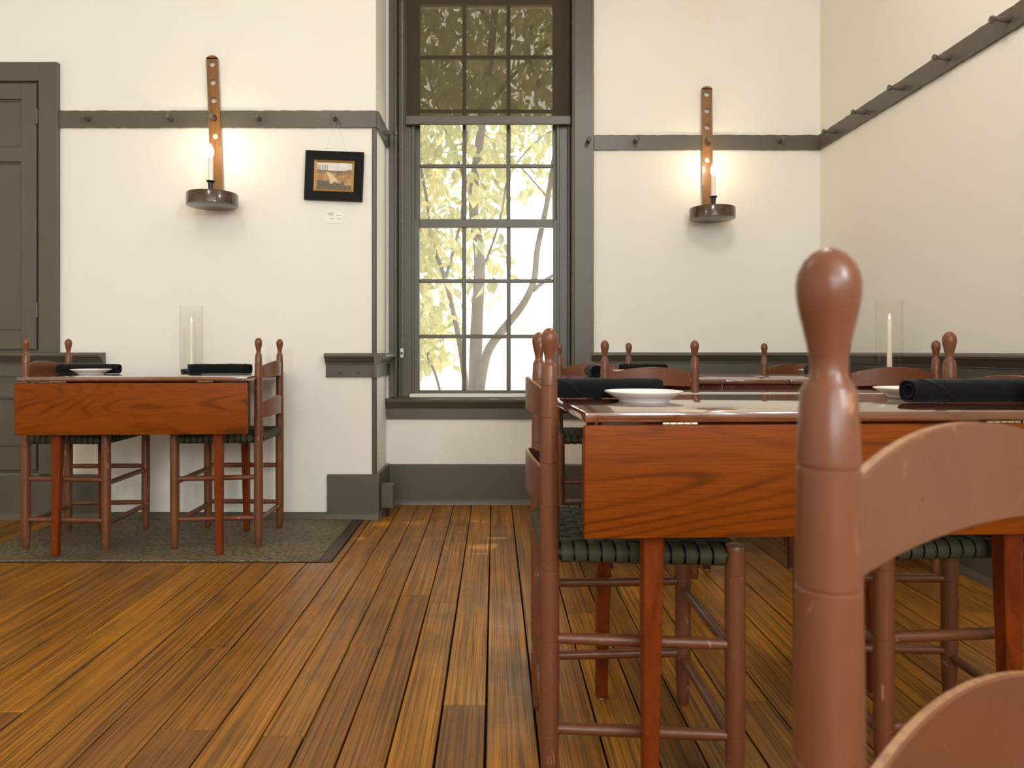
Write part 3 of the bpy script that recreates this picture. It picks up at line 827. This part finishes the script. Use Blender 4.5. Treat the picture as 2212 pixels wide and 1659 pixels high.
# ------------------------------------------------------------------ drop-leaf tables
TZ = 0.750
def make_table(label, loc, rz, L, D, mats, front_drop=0.0, back_up=0.0, left_up=0.0, right_up=0.0, leg_in=(0.115, 0.04), hinges=True, z=0.0, gap=0.004, glides=True):
    """origin: floor below the middle of the front edge of the fixed top; front faces local -y"""
    topm, legm, leafm = mats
    t = thing('drop_leaf_table', label, 'table', (loc[0], loc[1], z), rz, 'drop-leaf dining tables')
    th = 0.019
    def board(name, x0, x1, y0, y1, z0, z1, mat, bev=0.005):
        bm = BM(); box(bm, -(x1 - x0) / 2, (x1 - x0) / 2, -(y1 - y0) / 2, (y1 - y0) / 2, -(z1 - z0) / 2, (z1 - z0) / 2, bev, 2)
        return obj(name, bm, mat, t, loc=((x0 + x1) / 2, (y0 + y1) / 2, (z0 + z1) / 2), smooth=40)
    board('table_top', -L / 2, L / 2, 0, D, TZ - th, TZ, topm)
    if back_up: board('raised_leaf', -L / 2, L / 2, D + 0.002, D + back_up, TZ - th, TZ - 0.0005, topm)
    if left_up: board('raised_leaf', -L / 2 - left_up, -L / 2 - 0.003, 0, D, TZ - th, TZ - 0.001, topm)
    for s_, up_ in ((-1, left_up), (1, right_up)):
        if up_:
            bm = BM(); xa, xb = sorted((s_ * (L / 2 - 0.02), s_ * (L / 2 + up_ - 0.001)))
            box(bm, xa, xb, 0.03, 0.048, TZ - th - 0.075, TZ - th, 0.002); obj('leaf_support', bm, legm, t)
    if right_up: board('raised_leaf', L / 2 + 0.003, L / 2 + right_up, 0, D, TZ - th, TZ - 0.001, topm)
    if front_drop:
        lf = board('drop_leaf', -L / 2 - 0.003, L / 2 + 0.003, -0.012, 0.007, TZ - th - gap - front_drop, TZ - th - gap, leafm, 0.004)
        lf.rotation_euler = (math.radians(1.2), 0, 0)
        if hinges:
            for hx in (-L * 0.318, L * 0.318):
                bm = BM()
                for k in range(5): tube(bm, [(hx - 0.032 + k * 0.0128, -0.006, TZ - th - 0.002), (hx - 0.0205 + k * 0.0128, -0.006, TZ - th - 0.002)], 0.0032, 8)
                obj('hinge', bm, 'brass', t, smooth=40)
    # aprons
    lx = L / 2 - leg_in[0]; ly0, ly1 = leg_in[1], D - leg_in[1] * 0.6
    a0, a1 = TZ - th - 0.105, TZ - th
    bm = BM(); box(bm, -lx + 0.03, (L / 2 - 0.001) if (left_up and leg_in[0] < 0.1) else lx - 0.03, ly0 + 0.006, ly0 + 0.024, a0, a1); obj('apron', bm, legm, t)
    bm = BM(); box(bm, -lx + 0.03, lx - 0.03, ly1 - 0.024, ly1 - 0.006, a0, a1); obj('apron', bm, legm, t)
    for s in (-1, 1):
        bm = BM(); box(bm, min(s * (lx - 0.006), s * (lx - 0.024)), max(s * (lx - 0.006), s * (lx - 0.024)), ly0 + 0.03, ly1 - 0.03, a0, a1); obj('apron', bm, legm, t)
    # square legs tapered on the inside faces
    for sx in (-1, 1):
        for y_o, sy in ((ly0, 1), (ly1, -1)):
            bm = BM(); xo = sx * lx; wt, wb = 0.040, 0.026
            def ring(z, w_):
                xs = sorted((xo, xo - sx * w_)); ys = sorted((y_o, y_o + sy * w_))
                return [bm.verts.new(p) for p in ((xs[0], ys[0], z), (xs[1], ys[0], z), (xs[1], ys[1], z), (xs[0], ys[1], z))]
            rs = [ring(0.004, wb), ring(a0 - 0.02, wt), ring(a1, wt)]
            for a, b in zip(rs, rs[1:]):
                for i in range(4): bm.faces.new((a[i], a[(i + 1) % 4], b[(i + 1) % 4], b[i]))
            bm.faces.new(rs[0]); bm.faces.new(rs[-1])
            bmesh.ops.recalc_face_normals(bm, faces=bm.faces[:])
            bmesh.ops.bevel(bm, geom=[e for e in bm.edges if abs(e.verts[0].co.z - e.verts[1].co.z) > 0.05], offset=0.002, segments=1, affect='EDGES')
            lg = obj('leg', bm, legm, t)
            if glides:
                bm = BM(); lathe(bm, [(0.0085, 0.0), (0.0095, 0.003), (0.0085, 0.0055)], c=(xo - sx * 0.013, y_o + sy * 0.013, 0), seg=12)
                obj('foot_glide', bm, 'glide', lg, smooth=40)
    return t
def leg_cherry(): return 'cherry_leg'
M['legwood'] = mat_cherry('leg_wood', (7, 7, 1), (132, 58, 14), (110, 46, 12), (70, 28, 8), 0.40, 0.0)
M['darkleg'] = mat_cherry('dark_leg_wood', (7, 7, 1), (110, 56, 40), (92, 46, 34), (62, 30, 22), 0.40, 0.0)
ROT1 = math.radians(2.5)
make_table('glossy cherry drop-leaf table in the right foreground with its front leaf hanging', (0.162 + 0.47 * math.cos(ROT1), 1.326 + 0.47 * math.sin(ROT1)), ROT1, 0.94, 0.53, ('top', 'legwood', 'cherry'), 0.202, 0.215, leg_in=(0.112, 0.02))
make_table('cherry drop-leaf table standing on the granite hearth', (-1.487, 3.045), math.radians(3), 0.925, 0.50, ('top', 'legwood', 'cherry'), 0.212, 0.20, z=0.004, glides=False, gap=0.007)
make_table('brown drop-leaf table under the window behind the front table', (0.645, 2.865), 0, 0.50, 0.71, ('oldtop', 'darkleg', 'oldtop'), left_up=0.215, leg_in=(0.045, 0.04), hinges=False)
make_table('brown drop-leaf table in the right back corner carrying the tall glass candle', (1.478, 2.875), 0, 0.66, 0.70, ('oldtop', 'darkleg', 'oldtop'), left_up=0.25, leg_in=(0.012, 0.035), hinges=False)

# ------------------------------------------------------------------ table settings
def make_plate(label, x, y, z, r=0.084):
    bm = BM(); k = r / 0.084
    prof = [(0.0, 0.004), (0.044, 0.004), (0.05, 0.0), (0.053, 0.0), (0.055, 0.004), (0.066, 0.011), (0.083, 0.0205), (0.084, 0.022), (0.0835, 0.0235), (0.080, 0.0225), (0.066, 0.0150), (0.055, 0.0085), (0.050, 0.0068), (0.0, 0.0062)]
    lathe(bm, [(max(a * k, 0.0004), b) for a, b in prof], seg=48)
    tag(obj('plate', bm, 'ceramic', None, loc=(x, y, z), smooth=40), label, 'plate', 'white side plates')
def make_napkin(label, x, y, z, rz, L=0.25, W=0.062, H=0.046, seed=0):
    rr = random.Random(seed)
    root = thing('napkin_roll', label, 'napkin', (x, y, z), rz, 'rolled black napkins')
    bm = BM(); nL, nA = 26, 32; rows = []
    def surf(u, a, k=1.0, out=0.0):
        ca, sa = math.cos(a), math.sin(a); e = 0.82
        cx = math.copysign(abs(ca) ** e, ca) * (W / 2 * k + out); cz = math.copysign(abs(sa) ** e, sa) * (H / 2 * k + out)
        wob = 1 + 0.045 * mnoise.noise(Vector((u * 9 + seed * 3, ca * 1.3, sa * 1.3 + seed)))
        end = 1 - 0.10 * max(0, abs(u) - 0.42) / 0.08
        zz = H / 2 + cz * wob * (end if sa > 0 else 1)
        return Vector((u * L, cx * wob * end, max(zz, 0.0004)))
    for i in range(nL + 1):
        u = -0.5 + i / nL
        rows.append([bm.verts.new(surf(u, 2 * PI * j / nA)) for j in range(nA)])
    for a, b in zip(rows, rows[1:]):
        for j in range(nA): bm.faces.new((a[j], a[(j + 1) % nA], b[(j + 1) % nA], b[j]))
    for ring, u, s in ((rows[0], -0.5, 1), (rows[-1], 0.5, -1)):
        prev = ring
        for k, dx in ((0.90, 0.000), (0.84, 0.010), (0.66, 0.008), (0.60, 0.001), (0.50, 0.002), (0.44, 0.012), (0.2, 0.012)):
            new = []
            for j in range(nA):
                p = surf(u, 2 * PI * j / nA, k); p.x += s * dx; p.z = H / 2 + (p.z - H / 2); new.append(bm.verts.new(p))
            for j in range(nA): bm.faces.new((prev[j], prev[(j + 1) % nA], new[(j + 1) % nA], new[j]))
            prev = new
        bm.faces.new(prev)
    obj('roll', bm, 'napkin', root, smooth=60)
    # the diagonal loose corners of the cloth
    for (u0, u1, a0, a1, wd_) in ((-0.44, -0.16, 0.62 * PI, 1.32 * PI, 0.05), (0.46, 0.30, 0.62 * PI, 1.2 * PI, 0.05)):
        bm = BM(); rws = []; n = 16
        for i in range(n + 1):
            t = i / n; u = u0 + (u1 - u0) * t; a = a0 + (a1 - a0) * t
            du = wd_ * math.sin(PI * min(1, t * 1.0 + 0.15)) * (1 if u0 < 0 else -1)
            rws.append([bm.verts.new(surf(u, a, 1, 0.0003)), bm.verts.new(surf(u, a, 1, 0.0016)), bm.verts.new(surf(u + du, a, 1, 0.0014)), bm.verts.new(surf(u + du * 1.2, a, 1, 0.0001))])
        for a, b in zip(rws, rws[1:]):
            for k in range(3): bm.faces.new((a[k], a[k + 1], b[k + 1], b[k]))
        obj('folded_corner', bm, 'napkin', root, smooth=60)
    return root
zt = TZ + 0.0005; zth = TZ + 0.0045
make_napkin('rolled black napkin behind the plate at the left of the front table', 0.255, 1.735, zt, math.radians(3), 0.27, 0.062, 0.046, 1)
make_plate('white side plate on the front table beside the left napkin', 0.323, 1.605, zt)
make_napkin('rolled black napkin at the right of the front table hiding most of a plate', 1.012, 1.585, zt, math.radians(3.0), 0.265, 0.066, 0.050, 2)
make_plate('white side plate half hidden behind the right front napkin', 0.985, 1.745, zt)
make_napkin('rolled black napkin behind the plate on the left of the hearth table', -1.893, 3.46, zth, math.radians(2), 0.275, 0.062, 0.045, 3)
make_plate('white side plate on the hearth table', -1.822, 3.345, zth)
make_napkin('rolled black napkin beside the candle on the hearth table', -1.255, 3.40, zth, math.radians(3), 0.27, 0.062, 0.047, 4)
make_napkin('rolled black napkin seen end-on on the far left table', 0.418, 3.105, TZ + 0.0005, math.radians(89), 0.24, 0.060, 0.052, 5)
make_plate('white side plate on the far left table behind a chair back', 0.615, 3.335, TZ + 0.0005)
make_napkin('rolled black napkin at the back of the far left table', 0.70, 3.485, TZ + 0.0005, math.radians(6), 0.22, 0.058, 0.050, 6)
make_napkin('rolled black napkin seen end-on on the corner table', 1.43, 3.262, TZ + 0.0005, math.radians(90), 0.20, 0.058, 0.050, 7)
make_plate('white side plate on the corner table beside the end-on napkin', 1.502, 3.455, TZ + 0.0005, 0.075)

def hurricane(where, x, y, z):
    bm = BM(); lathe(bm, [(0.046, 0), (0.0485, 0.004), (0.0485, 0.014), (0.046, 0.017), (0.024, 0.0175), (0.0175, 0.020), (0.0165, 0.036), (0.0175, 0.040), (0.012, 0.0405), (0.0115, 0.030), (0.0005, 0.029)], seg=40)
    tag(obj('candle_holder', bm, 'black', None, loc=(x, y, z), smooth=40), 'round black candle holder base ' + where, 'candle holder', 'candle holders')
    c = thing('taper_candle', 'ivory flameless taper candle ' + where, 'candle', (x + 0.001, y, z + 0.0295), 0, 'ivory taper candles')
    bm = BM(); lathe(bm, [(0.0105, 0.0), (0.0108, 0.02), (0.0100, 0.12), (0.0098, 0.212), (0.0086, 0.216), (0.003, 0.2165)], seg=20); obj('wax_body', bm, 'candle', c, smooth=40)
    bm = BM(); lathe(bm, [(0.004, 0.2165), (0.0052, 0.222), (0.0050, 0.228), (0.0028, 0.238), (0.0004, 0.245)], seg=12); obj('flame_tip', bm, 'led', c, smooth=60)
    bm = BM(); R, H = 0.0545, 0.310
    lathe(bm, [(R, 0.0), (R, H - 0.001), (R - 0.001, H), (R - 0.002, H), (R - 0.003, H - 0.001), (R - 0.003, 0.0)], seg=56, cap=False)
    # close the bottom rim
    tag(obj('glass_cylinder', bm, 'glass', None, loc=(x, y, z + 0.0176), smooth=40), 'tall clear glass cylinder round the candle ' + where, 'glass', 'hurricane glasses')
def hurricane_fix(): pass
hurricane('on the hearth table', -1.490, 3.640, zth)
hurricane('on the corner table', 1.706, 3.20, TZ + 0.0005)

# ------------------------------------------------------------------ candle sconces hung on the peg rails
def sconce(label, xb, wall_y, ztop, lean, xdisc_off):
    t = thing('candle_sconce', label, 'sconce', (xb, wall_y, 0), 0, 'hanging candle sconces')
    zb, zt_ = 1.640, ztop; wd_ = 0.0295
    # back board with round holes
    bm = BM(); y1, y0 = -0.0165, -0.0265
    holes = [zt_ - 0.055 - 0.0925 * k for k in range(5)]
    xl = lambda z: math.tan(lean) * (zt_ - z)
    segs = 20; hr = 0.0155
    cells = []; prev = None
    # strip board as quads round each hole
    def V(xx, yy, zz): return bm.verts.new((xx + xl(zz), yy, zz))
    for yy in (y0, y1):
        zcur = zt_ - 0.03
        # rounded top
        top = [V(wd_ * math.cos(a), yy, zt_ - 0.0295 + 0.0295 * math.sin(a) * (0.6)) for a in [PI * k / 14 for k in range(15)]]
        bm.faces.new(top)
        for hz in holes:
            zl = hz - 0.03; zh = hz + 0.03
            if zcur - zh > 0.001 or True:
                bm.faces.new([V(-wd_, yy, zcur), V(wd_, yy, zcur), V(wd_, yy, zh), V(-wd_, yy, zh)])
            sq = []
            for k in range(segs):
                a = 2 * PI * k / segs + PI / 4
                c_, s_ = math.cos(a), math.sin(a); m_ = max(abs(c_), abs(s_))
                sq.append((V(wd_ * c_ / m_, yy, hz + 0.03 * s_ / m_), V(hr * c_, yy, hz + hr * s_)))
            for k in range(segs):
                a, b = sq[k], sq[(k + 1) % segs]; bm.faces.new((a[0], b[0], b[1], a[1]))
            zcur = zl
        bm.faces.new([V(-wd_, yy, zcur), V(wd_, yy, zcur), V(wd_, yy, zb), V(-wd_, yy, zb)])
    for hz in holes:
        for k in range(segs):
            a, b = 2 * PI * k / segs, 2 * PI * (k + 1) / segs
            bm.faces.new([V(hr * math.cos(a), y0, hz + hr * math.sin(a)), V(hr * math.cos(b), y0, hz + hr * math.sin(b)), V(hr * math.cos(b), y1, hz + hr * math.sin(b)), V(hr * math.cos(a), y1, hz + hr * math.sin(a))])
    edge = [(wd_, zb), (wd_, zt_ - 0.0295)] + [(wd_ * math.cos(a), zt_ - 0.0295 + 0.0295 * math.sin(a) * 0.6) for a in [PI * k / 14 for k in range(15)]] + [(-wd_, zt_ - 0.0295), (-wd_, zb)]
    for a, b in zip(edge, edge[1:]):
        bm.faces.new([V(a[0], y0, a[1]), V(b[0], y0, b[1]), V(b[0], y1, b[1]), V(a[0], y1, a[1])])
    bmesh.ops.remove_doubles(bm, verts=bm.verts[:], dist=0.00005)
    obj('back_board', bm, 'sconce', t)
    # round tray
    cx = xl(zb) + xdisc_off; cy = -0.128
    bm = BM(); R = 0.122
    lathe(bm, [(0.0005, 1.578), (R - 0.006, 1.576), (R, 1.579), (R, 1.634), (R - 0.002, 1.638), (R - 0.008, 1.638), (R - 0.009, 1.592), (0.0005, 1.590)], c=(cx, cy, 0), seg=56)
    obj('tray', bm, 'tray', t, smooth=40)
    bm = BM(); box(bm, xl(zb) - 0.028, xl(zb) + 0.028, -0.030, -0.0165, 1.59, 1.645); obj('tray_bracket', bm, 'sconce', t)
    cx2 = cx; cy2 = -0.150
    bm = BM(); lathe(bm, [(0.022, 1.590), (0.022, 1.594), (0.012, 1.597), (0.0115, 1.66), (0.013, 1.688), (0.021, 1.695), (0.021, 1.698), (0.011, 1.698)], c=(cx2, cy2, 0), seg=24)
    obj('candle_cup', bm, 'black', t, smooth=40)
    bm = BM(); lathe(bm, [(0.0118, 1.69), (0.0118, 1.808), (0.006, 1.81)], c=(cx2, cy2, 0), seg=20)
    obj('candle_sleeve', bm, 'sleeve', t, smooth=40)
    bm = BM(); lathe(bm, [(0.0065, 1.808), (0.008, 1.813), (0.0135, 1.826), (0.0160, 1.838), (0.0140, 1.852), (0.0080, 1.866), (0.0025, 1.878), (0.0004, 1.883)], c=(cx2, cy2, 0), seg=20)
    obj('candle_bulb', bm, 'bulb', t, smooth=60)
    l = bpy.data.lights.new('bulb_light', 'POINT'); l.energy = 1.3; l.color = (1.0, 0.80, 0.58); l.shadow_soft_size = 0.018
    lo = bpy.data.objects.new('bulb_light', l); COL.objects.link(lo); lo.parent = t; lo.location = (cx2, cy2 - 0.0, 1.900)
M['tray'] = mat_cherry('tray_wood', (2, 2, 2), (80, 52, 28), (64, 42, 22), (44, 28, 15), 0.25, 0.3)
sconce('lit wooden candle sconce on the chimney breast beside the framed picture', -1.440, YC, 2.378, math.atan(0.028 / 0.74), 0.014)
sconce('lit wooden candle sconce on the back wall to the right of the window', 1.188, YB, 2.352, math.atan(0.006 / 0.74), -0.006)

# ------------------------------------------------------------------ globe lamps added above the frame, unseen, to brighten the room
M['globe'] = mat_emit('fill_globe', (1.0, 0.97, 0.92, 1), FILL_LAMP * 1.3)
M['globe_dim'] = mat_emit('fill_globe_dim', (1.0, 0.97, 0.92, 1), FILL_LAMP * 0.72)
def added_pendant(label, x, y, gm):
    t = thing('fill_globe_lamp', label, 'fill lamp', (x, y, 2.62), 0, 'added globe fill lamps')
    bm = BM(); lathe(bm, [(0.05, 0.0), (0.062, 0.01), (0.115, 0.05), (0.14, 0.10), (0.145, 0.14), (0.14, 0.18), (0.115, 0.23), (0.062, 0.27), (0.05, 0.28)], seg=32); obj('globe', bm, gm, t, smooth=60)
    bm = BM(); lathe(bm, [(0.055, 0.28), (0.058, 0.30), (0.03, 0.33), (0.012, 0.34)], seg=24); obj('fitter', bm, 'black', t, smooth=40)
    bm = BM(); tube(bm, [(0, 0, 0.33), (0, 0, 0.66)], 0.008, 10); obj('rod', bm, 'black', t, smooth=50)
    bm = BM(); lathe(bm, [(0.012, 0.63), (0.055, 0.655), (0.06, 0.68)], seg=24); obj('canopy', bm, 'black', t, smooth=40)
added_pendant('unseen globe fill lamp added over the right-hand tables', 0.75, 2.05, 'globe')
added_pendant('unseen globe fill lamp added over the open floor on the left', -1.25, 1.75, 'globe_dim')

# ------------------------------------------------------------------ framed picture and card
pic = thing('framed_painting', 'small landscape painting in a wide black frame hung from the peg rail', 'painting', (-0.8185, YC - 0.004, 1.753))
pic.rotation_euler = (0, math.radians(2.1), 0)
FW, FH = 0.148, 0.125; IW, IH = 0.102, 0.079
bm = BM()
def fr_ring(bm, W0, H0, W1, H1, yb, yo, yi):
    o_ = [(-W0, -H0), (W0, -H0), (W0, H0), (-W0, H0)]; i_ = [(-W1, -H1), (W1, -H1), (W1, H1), (-W1, H1)]
    A = [bm.verts.new((p[0], yo, p[1])) for p in o_]; B = [bm.verts.new((p[0], yi, p[1])) for p in i_]
    C = [bm.verts.new((p[0], yb, p[1])) for p in o_]; D = [bm.verts.new((p[0], yb, p[1])) for p in i_]
    for k in range(4):
        j = (k + 1) % 4
        bm.faces.new((A[k], A[j], B[j], B[k])); bm.faces.new((C[k], C[j], A[j], A[k])); bm.faces.new((B[k], B[j], D[j], D[k])); bm.faces.new((D[k], D[j], C[j], C[k]))
fr_ring(bm, FW, FH, IW, IH, 0.0, -0.022, -0.018); obj('frame', bm, 'frame', pic)
bm = BM(); fr_ring(bm, IW, IH, IW - 0.013, IH - 0.011, 0.0, -0.019, -0.011); obj('gold_liner', bm, 'gold', pic)
# painting: a field path between brown hills under a pale sky
NXp, NZp = 72, 52; PW, PH = IW - 0.012, IH - 0.010
bm = BM(); grid = []
for j in range(NZp + 1):
    grid.append([bm.verts.new((-PW + 2 * PW * i / NXp, -0.010, -PH + 2 * PH * j / NZp)) for i in range(NXp + 1)])
for j in range(NZp):
    for i in range(NXp): bm.faces.new((grid[j][i], grid[j][i + 1], grid[j + 1][i + 1], grid[j + 1][i]))
bm.verts.index_update()
back = BM(); 
po = obj('canvas', bm, 'paint', pic); back.free()
ca = po.data.color_attributes.new('Col', 'FLOAT_COLOR', 'POINT')
rp_ = random.Random(11)
def lerp(a, b, t): return tuple(x + (y - x) * t for x, y in zip(a, b))
for vi, v in enumerate(po.data.vertices):
    u = (v.co.x + PW) / (2 * PW); q = (v.co.z + PH) / (2 * PH)
    n = mnoise.noise(Vector((u * 6, q * 8, 0))); nf = mnoise.noise(Vector((u * 40, q * 40, 3)))
    hill = 0.74 - 0.10 * u + 0.03 * n if u < 0.55 else 0.70 + 0.10 * (u - 0.55) + 0.03 * n
    if q > hill: c = lerp((205, 205, 200), (226, 216, 196), 0.5 + n); 
    elif q > 0.60: c = lerp((150, 120, 92), (120, 92, 74), 0.5 + nf)
    else:
        c = lerp((186, 146, 92), (150, 110, 74), 0.5 + nf + n)
    # pale path curving down the middle
    pc = 0.36 + 0.10 * math.sin(q * 5.0) + (0.45 - q) * 0.25; pwid = 0.05 + 0.22 * max(0, 0.62 - q)
    if q < 0.64 and abs(u - pc) < pwid: c = lerp((226, 208, 170), (200, 174, 130), 0.5 + nf)
    if q < 0.20 + 0.10 * n + 0.12 * (1 - u): c = lerp((74, 68, 56), (128, 118, 92), 0.45 + nf * 1.4)
    elif q < 0.27 and u > 0.5: c = lerp((196, 178, 140), (110, 98, 72), 0.5 + nf * 1.4)
    if u < 0.30 and 0.62 < q < 0.92 and abs((u * 22) % 1 - 0.5) < 0.16 + 0.1 * nf: c = (120, 108, 98)
    if 0.52 < u < 0.72 and 0.55 < q < 0.68 and nf > 0.12: c = (60, 48, 40)
    ca.data[vi].color = srgb(*[max(0, min(255, x)) for x in c])
bm = BM()
tube(bm, [(-0.055, -0.003, FH - 0.01), (0.0035, -0.020, 0.287)], 0.0005, 5); tube(bm, [(0.062, -0.003, FH - 0.01), (0.0035, -0.020, 0.287)], 0.0005, 5)
obj('hanging_wire', bm, 'steel', pic)
card = thing('wall_card', 'small white caption card below the framed painting', 'card', (-0.822, YC - 0.0015, 1.545))
bm = BM(); box(bm, -0.042, 0.042, -0.0008, 0.0012, -0.030, 0.030); obj('card_sheet', bm, 'paper', card)
for (a, b, z_) in ((-0.036, 0.002, 0.022), (-0.030, -0.002, 0.013), (0.012, 0.034, 0.010), (-0.020, -0.004, -0.008), (0.016, 0.034, -0.008)):
    bm = BM(); box(bm, a, b, -0.0011, -0.0007, z_ - 0.0013, z_ + 0.0013); obj('text_line', bm, 'ink', card)

# ------------------------------------------------------------------ outside
GZ = -0.7
bm = BM(); box(bm, -30, 30, YB + 0.32, 60, GZ - 0.2, GZ); struct(obj('ground', bm, 'ground'))
bm = BM(); box(bm, -22, 26, 30.0, 30.5, GZ, 1.75); box(bm, -22.1, 26.1, 29.9, 30.6, 1.75, 1.95)
tag(obj('garden_wall', bm, 'stonewall'), 'long pale garden wall far beyond the window', 'wall')

tree = thing('garden_tree', 'many-stemmed tree with yellow-green leaves right outside the window', 'tree', (-0.2, 8.0, GZ))
def T(px, py, d=0.0): return Vector(((px - 1068) / 200.0 + 0.2, d, 0.86 + (758 - py) / 200.0 - GZ))
limbs = [
    ([(1030, 1080), (1026, 840), (1030, 700), (1036, 560), (1022, 430), (1042, 250), (1066, 60), (1080, -180), (1075, -420)], 0.085, 0.03, 0.0),
    ([(1032, 880), (1050, 770), (1085, 715), (1125, 665), (1152, 610), (1160, 540), (1180, 440), (1200, 300), (1215, 120), (1240, -120)], 0.055, 0.018, -0.15),
    ([(1150, 630), (1180, 605), (1215, 585), (1260, 545), (1320, 480)], 0.026, 0.010, -0.15),
    ([(1018, 900), (1000, 770), (986, 690), (964, 600), (938, 530), (925, 430), (900, 300), (880, 120)], 0.034, 0.012, -0.35),
    ([(968, 606), (984, 540), (1000, 480), (1004, 400), (1012, 300)], 0.020, 0.008, -0.35),
    ([(930, 760), (880, 850), (850, 880)], 0.015, 0.010, -0.2),
    ([(1040, 600), (1066, 530), (1084, 470), (1098, 400), (1150, 330), (1190, 300)], 0.014, 0.006, -0.4),
    ([(1022, 430), (985, 330), (960, 270), (930, 180), (890, 60)], 0.022, 0.008, 0.2),
    ([(1045, 240), (1100, 160), (1160, 110), (1230, 60), (1320, 0)], 0.028, 0.010, 0.1),
    ([(1066, 60), (1010, -40), (930, -120), (840, -200)], 0.03, 0.010, 0.1),
    ([(1178, 450), (1120, 380), (1060, 330), (1010, 300)], 0.010, 0.004, -0.5),
    ([(1165, 205), (1140, 120), (1150, 40), (1140, -60)], 0.026, 0.012, -0.2),
    ([(925, 760), (945, 800), (960, 850), (965, 900)], 0.012, 0.012, -0.5),
]
for pts, r0, r1, d in limbs:
    bm = BM(); P_ = [T(a, b, d + 0.08 * math.sin(k * 1.7)) for k, (a, b) in enumerate(pts)]
    Q = []; n = len(P_)
    for k in range(n - 1):
        p0, p1, p2, p3 = P_[max(k - 1, 0)], P_[k], P_[k + 1], P_[min(k + 2, n - 1)]
        for s in range(4):
            t = s / 4
            Q.append(0.5 * ((2 * p1) + (-p0 + p2) * t + (2 * p0 - 5 * p1 + 4 * p2 - p3) * t * t + (-p0 + 3 * p1 - 3 * p2 + p3) * t ** 3))
    Q.append(P_[-1]); m_ = len(Q)
    tube(bm, Q, [r0 + (r1 - r0) * (k / (m_ - 1)) ** 0.8 for k in range(m_)], 9)
    obj('trunk' if r0 > 0.05 else 'branch', bm, 'bark', tree, smooth=60)
# leaves
rl = random.Random(21)
def leaf_verts(l, w_, bend):
    return [(0, 0, 0), (w_ * 0.8, l * 0.3, bend * 0.4), (w_, l * 0.55, bend), (0, l, bend * 0.2), (-w_, l * 0.55, bend), (-w_ * 0.8, l * 0.3, bend * 0.4), (0, l * 0.5, -bend * 0.3)]
LF = [(0, 1, 6), (1, 2, 6), (2, 3, 6), (3, 4, 6), (4, 5, 6), (5, 0, 6)]
def dens(px, py):
    """how leafy the crown is at a place in the tree's own front elevation"""
    if py < 240: return 0.42
    if px < 1000:
        if py < 650: return 0.80
        if py < 790: return 0.85 * max(0.0, 1 - (px - 900) / 110.0) if px > 900 else 0.85
        return 0.0
    if px < 1100: return max(0.0, 0.75 - (py - 240) / 560.0)
    return max(0.0, 0.42 - (py - 240) / 420.0)
def leaf_matrix(pos, l):
    R = Matrix.Rotation(rl.uniform(0, 2 * PI), 4, 'Z') @ Matrix.Rotation(rl.gauss(-0.9, 0.6), 4, 'X') @ Matrix.Rotation(rl.uniform(-0.8, 0.8), 4, 'Y')
    return Matrix.Translation(pos) @ R @ Matrix.Scale(l, 4)
me_leaf = bpy.data.meshes.new('leaf'); me_leaf.from_pydata(leaf_verts(1.0, 0.26, 0.10), [], LF); me_leaf.materials.append(M['leaf']); me_leaf.update()
verts, faces = [], []; singles = 0; count = 0
while count < 13000:
    px, py = (rl.uniform(780, 1320), rl.uniform(-150, 800)) if count < 5000 else (rl.uniform(300, 1850), rl.uniform(-900, 800))
    if rl.random() > dens(px, py): continue
    # lumps and gaps
    if mnoise.noise(Vector((px / 70.0, py / 70.0, 1.7))) < -0.10 and rl.random() < 0.8: continue
    d = rl.uniform(-1.7, 2.2); pos = T(px, py, d); l = rl.uniform(0.09, 0.19)
    Mx = leaf_matrix(pos, l)
    inview = 895 < px < 1205 and 0 < py < 800
    if inview and d < -0.3 and singles < 290:
        o = bpy.data.objects.new('leaf', me_leaf); COL.objects.link(o); o.parent = tree; o.matrix_local = Mx; singles += 1
    else:
        b = len(verts); verts += [Mx @ Vector(p) for p in leaf_verts(1.0, 0.26, 0.10)]
        faces += [tuple(b + q for q in f) for f in LF]
    count += 1
for _ in range(18000):
    # extra crown leaves added above the window, mostly unseen, to block the sun
    pos = Vector((rl.uniform(-2.6, 3.4), rl.uniform(-2.9, 1.2), 0)); pos.z = 5.6 + rl.uniform(0.0, 3.8) - 0.15 * (pos.x - 0.4) ** 2
    b = len(verts); Mx = leaf_matrix(pos, rl.uniform(0.10, 0.17)); verts += [Mx @ Vector(p) for p in leaf_verts(1.0, 0.26, 0.10)]
    faces += [tuple(b + q for q in f) for f in LF]
mf = bpy.data.meshes.new('foliage'); mf.from_pydata([tuple(v) for v in verts], [], faces); mf.materials.append(M['leaf']); mf.update()
fo = bpy.data.objects.new('foliage', mf); COL.objects.link(fo); fo.parent = tree; fo['kind'] = 'stuff'
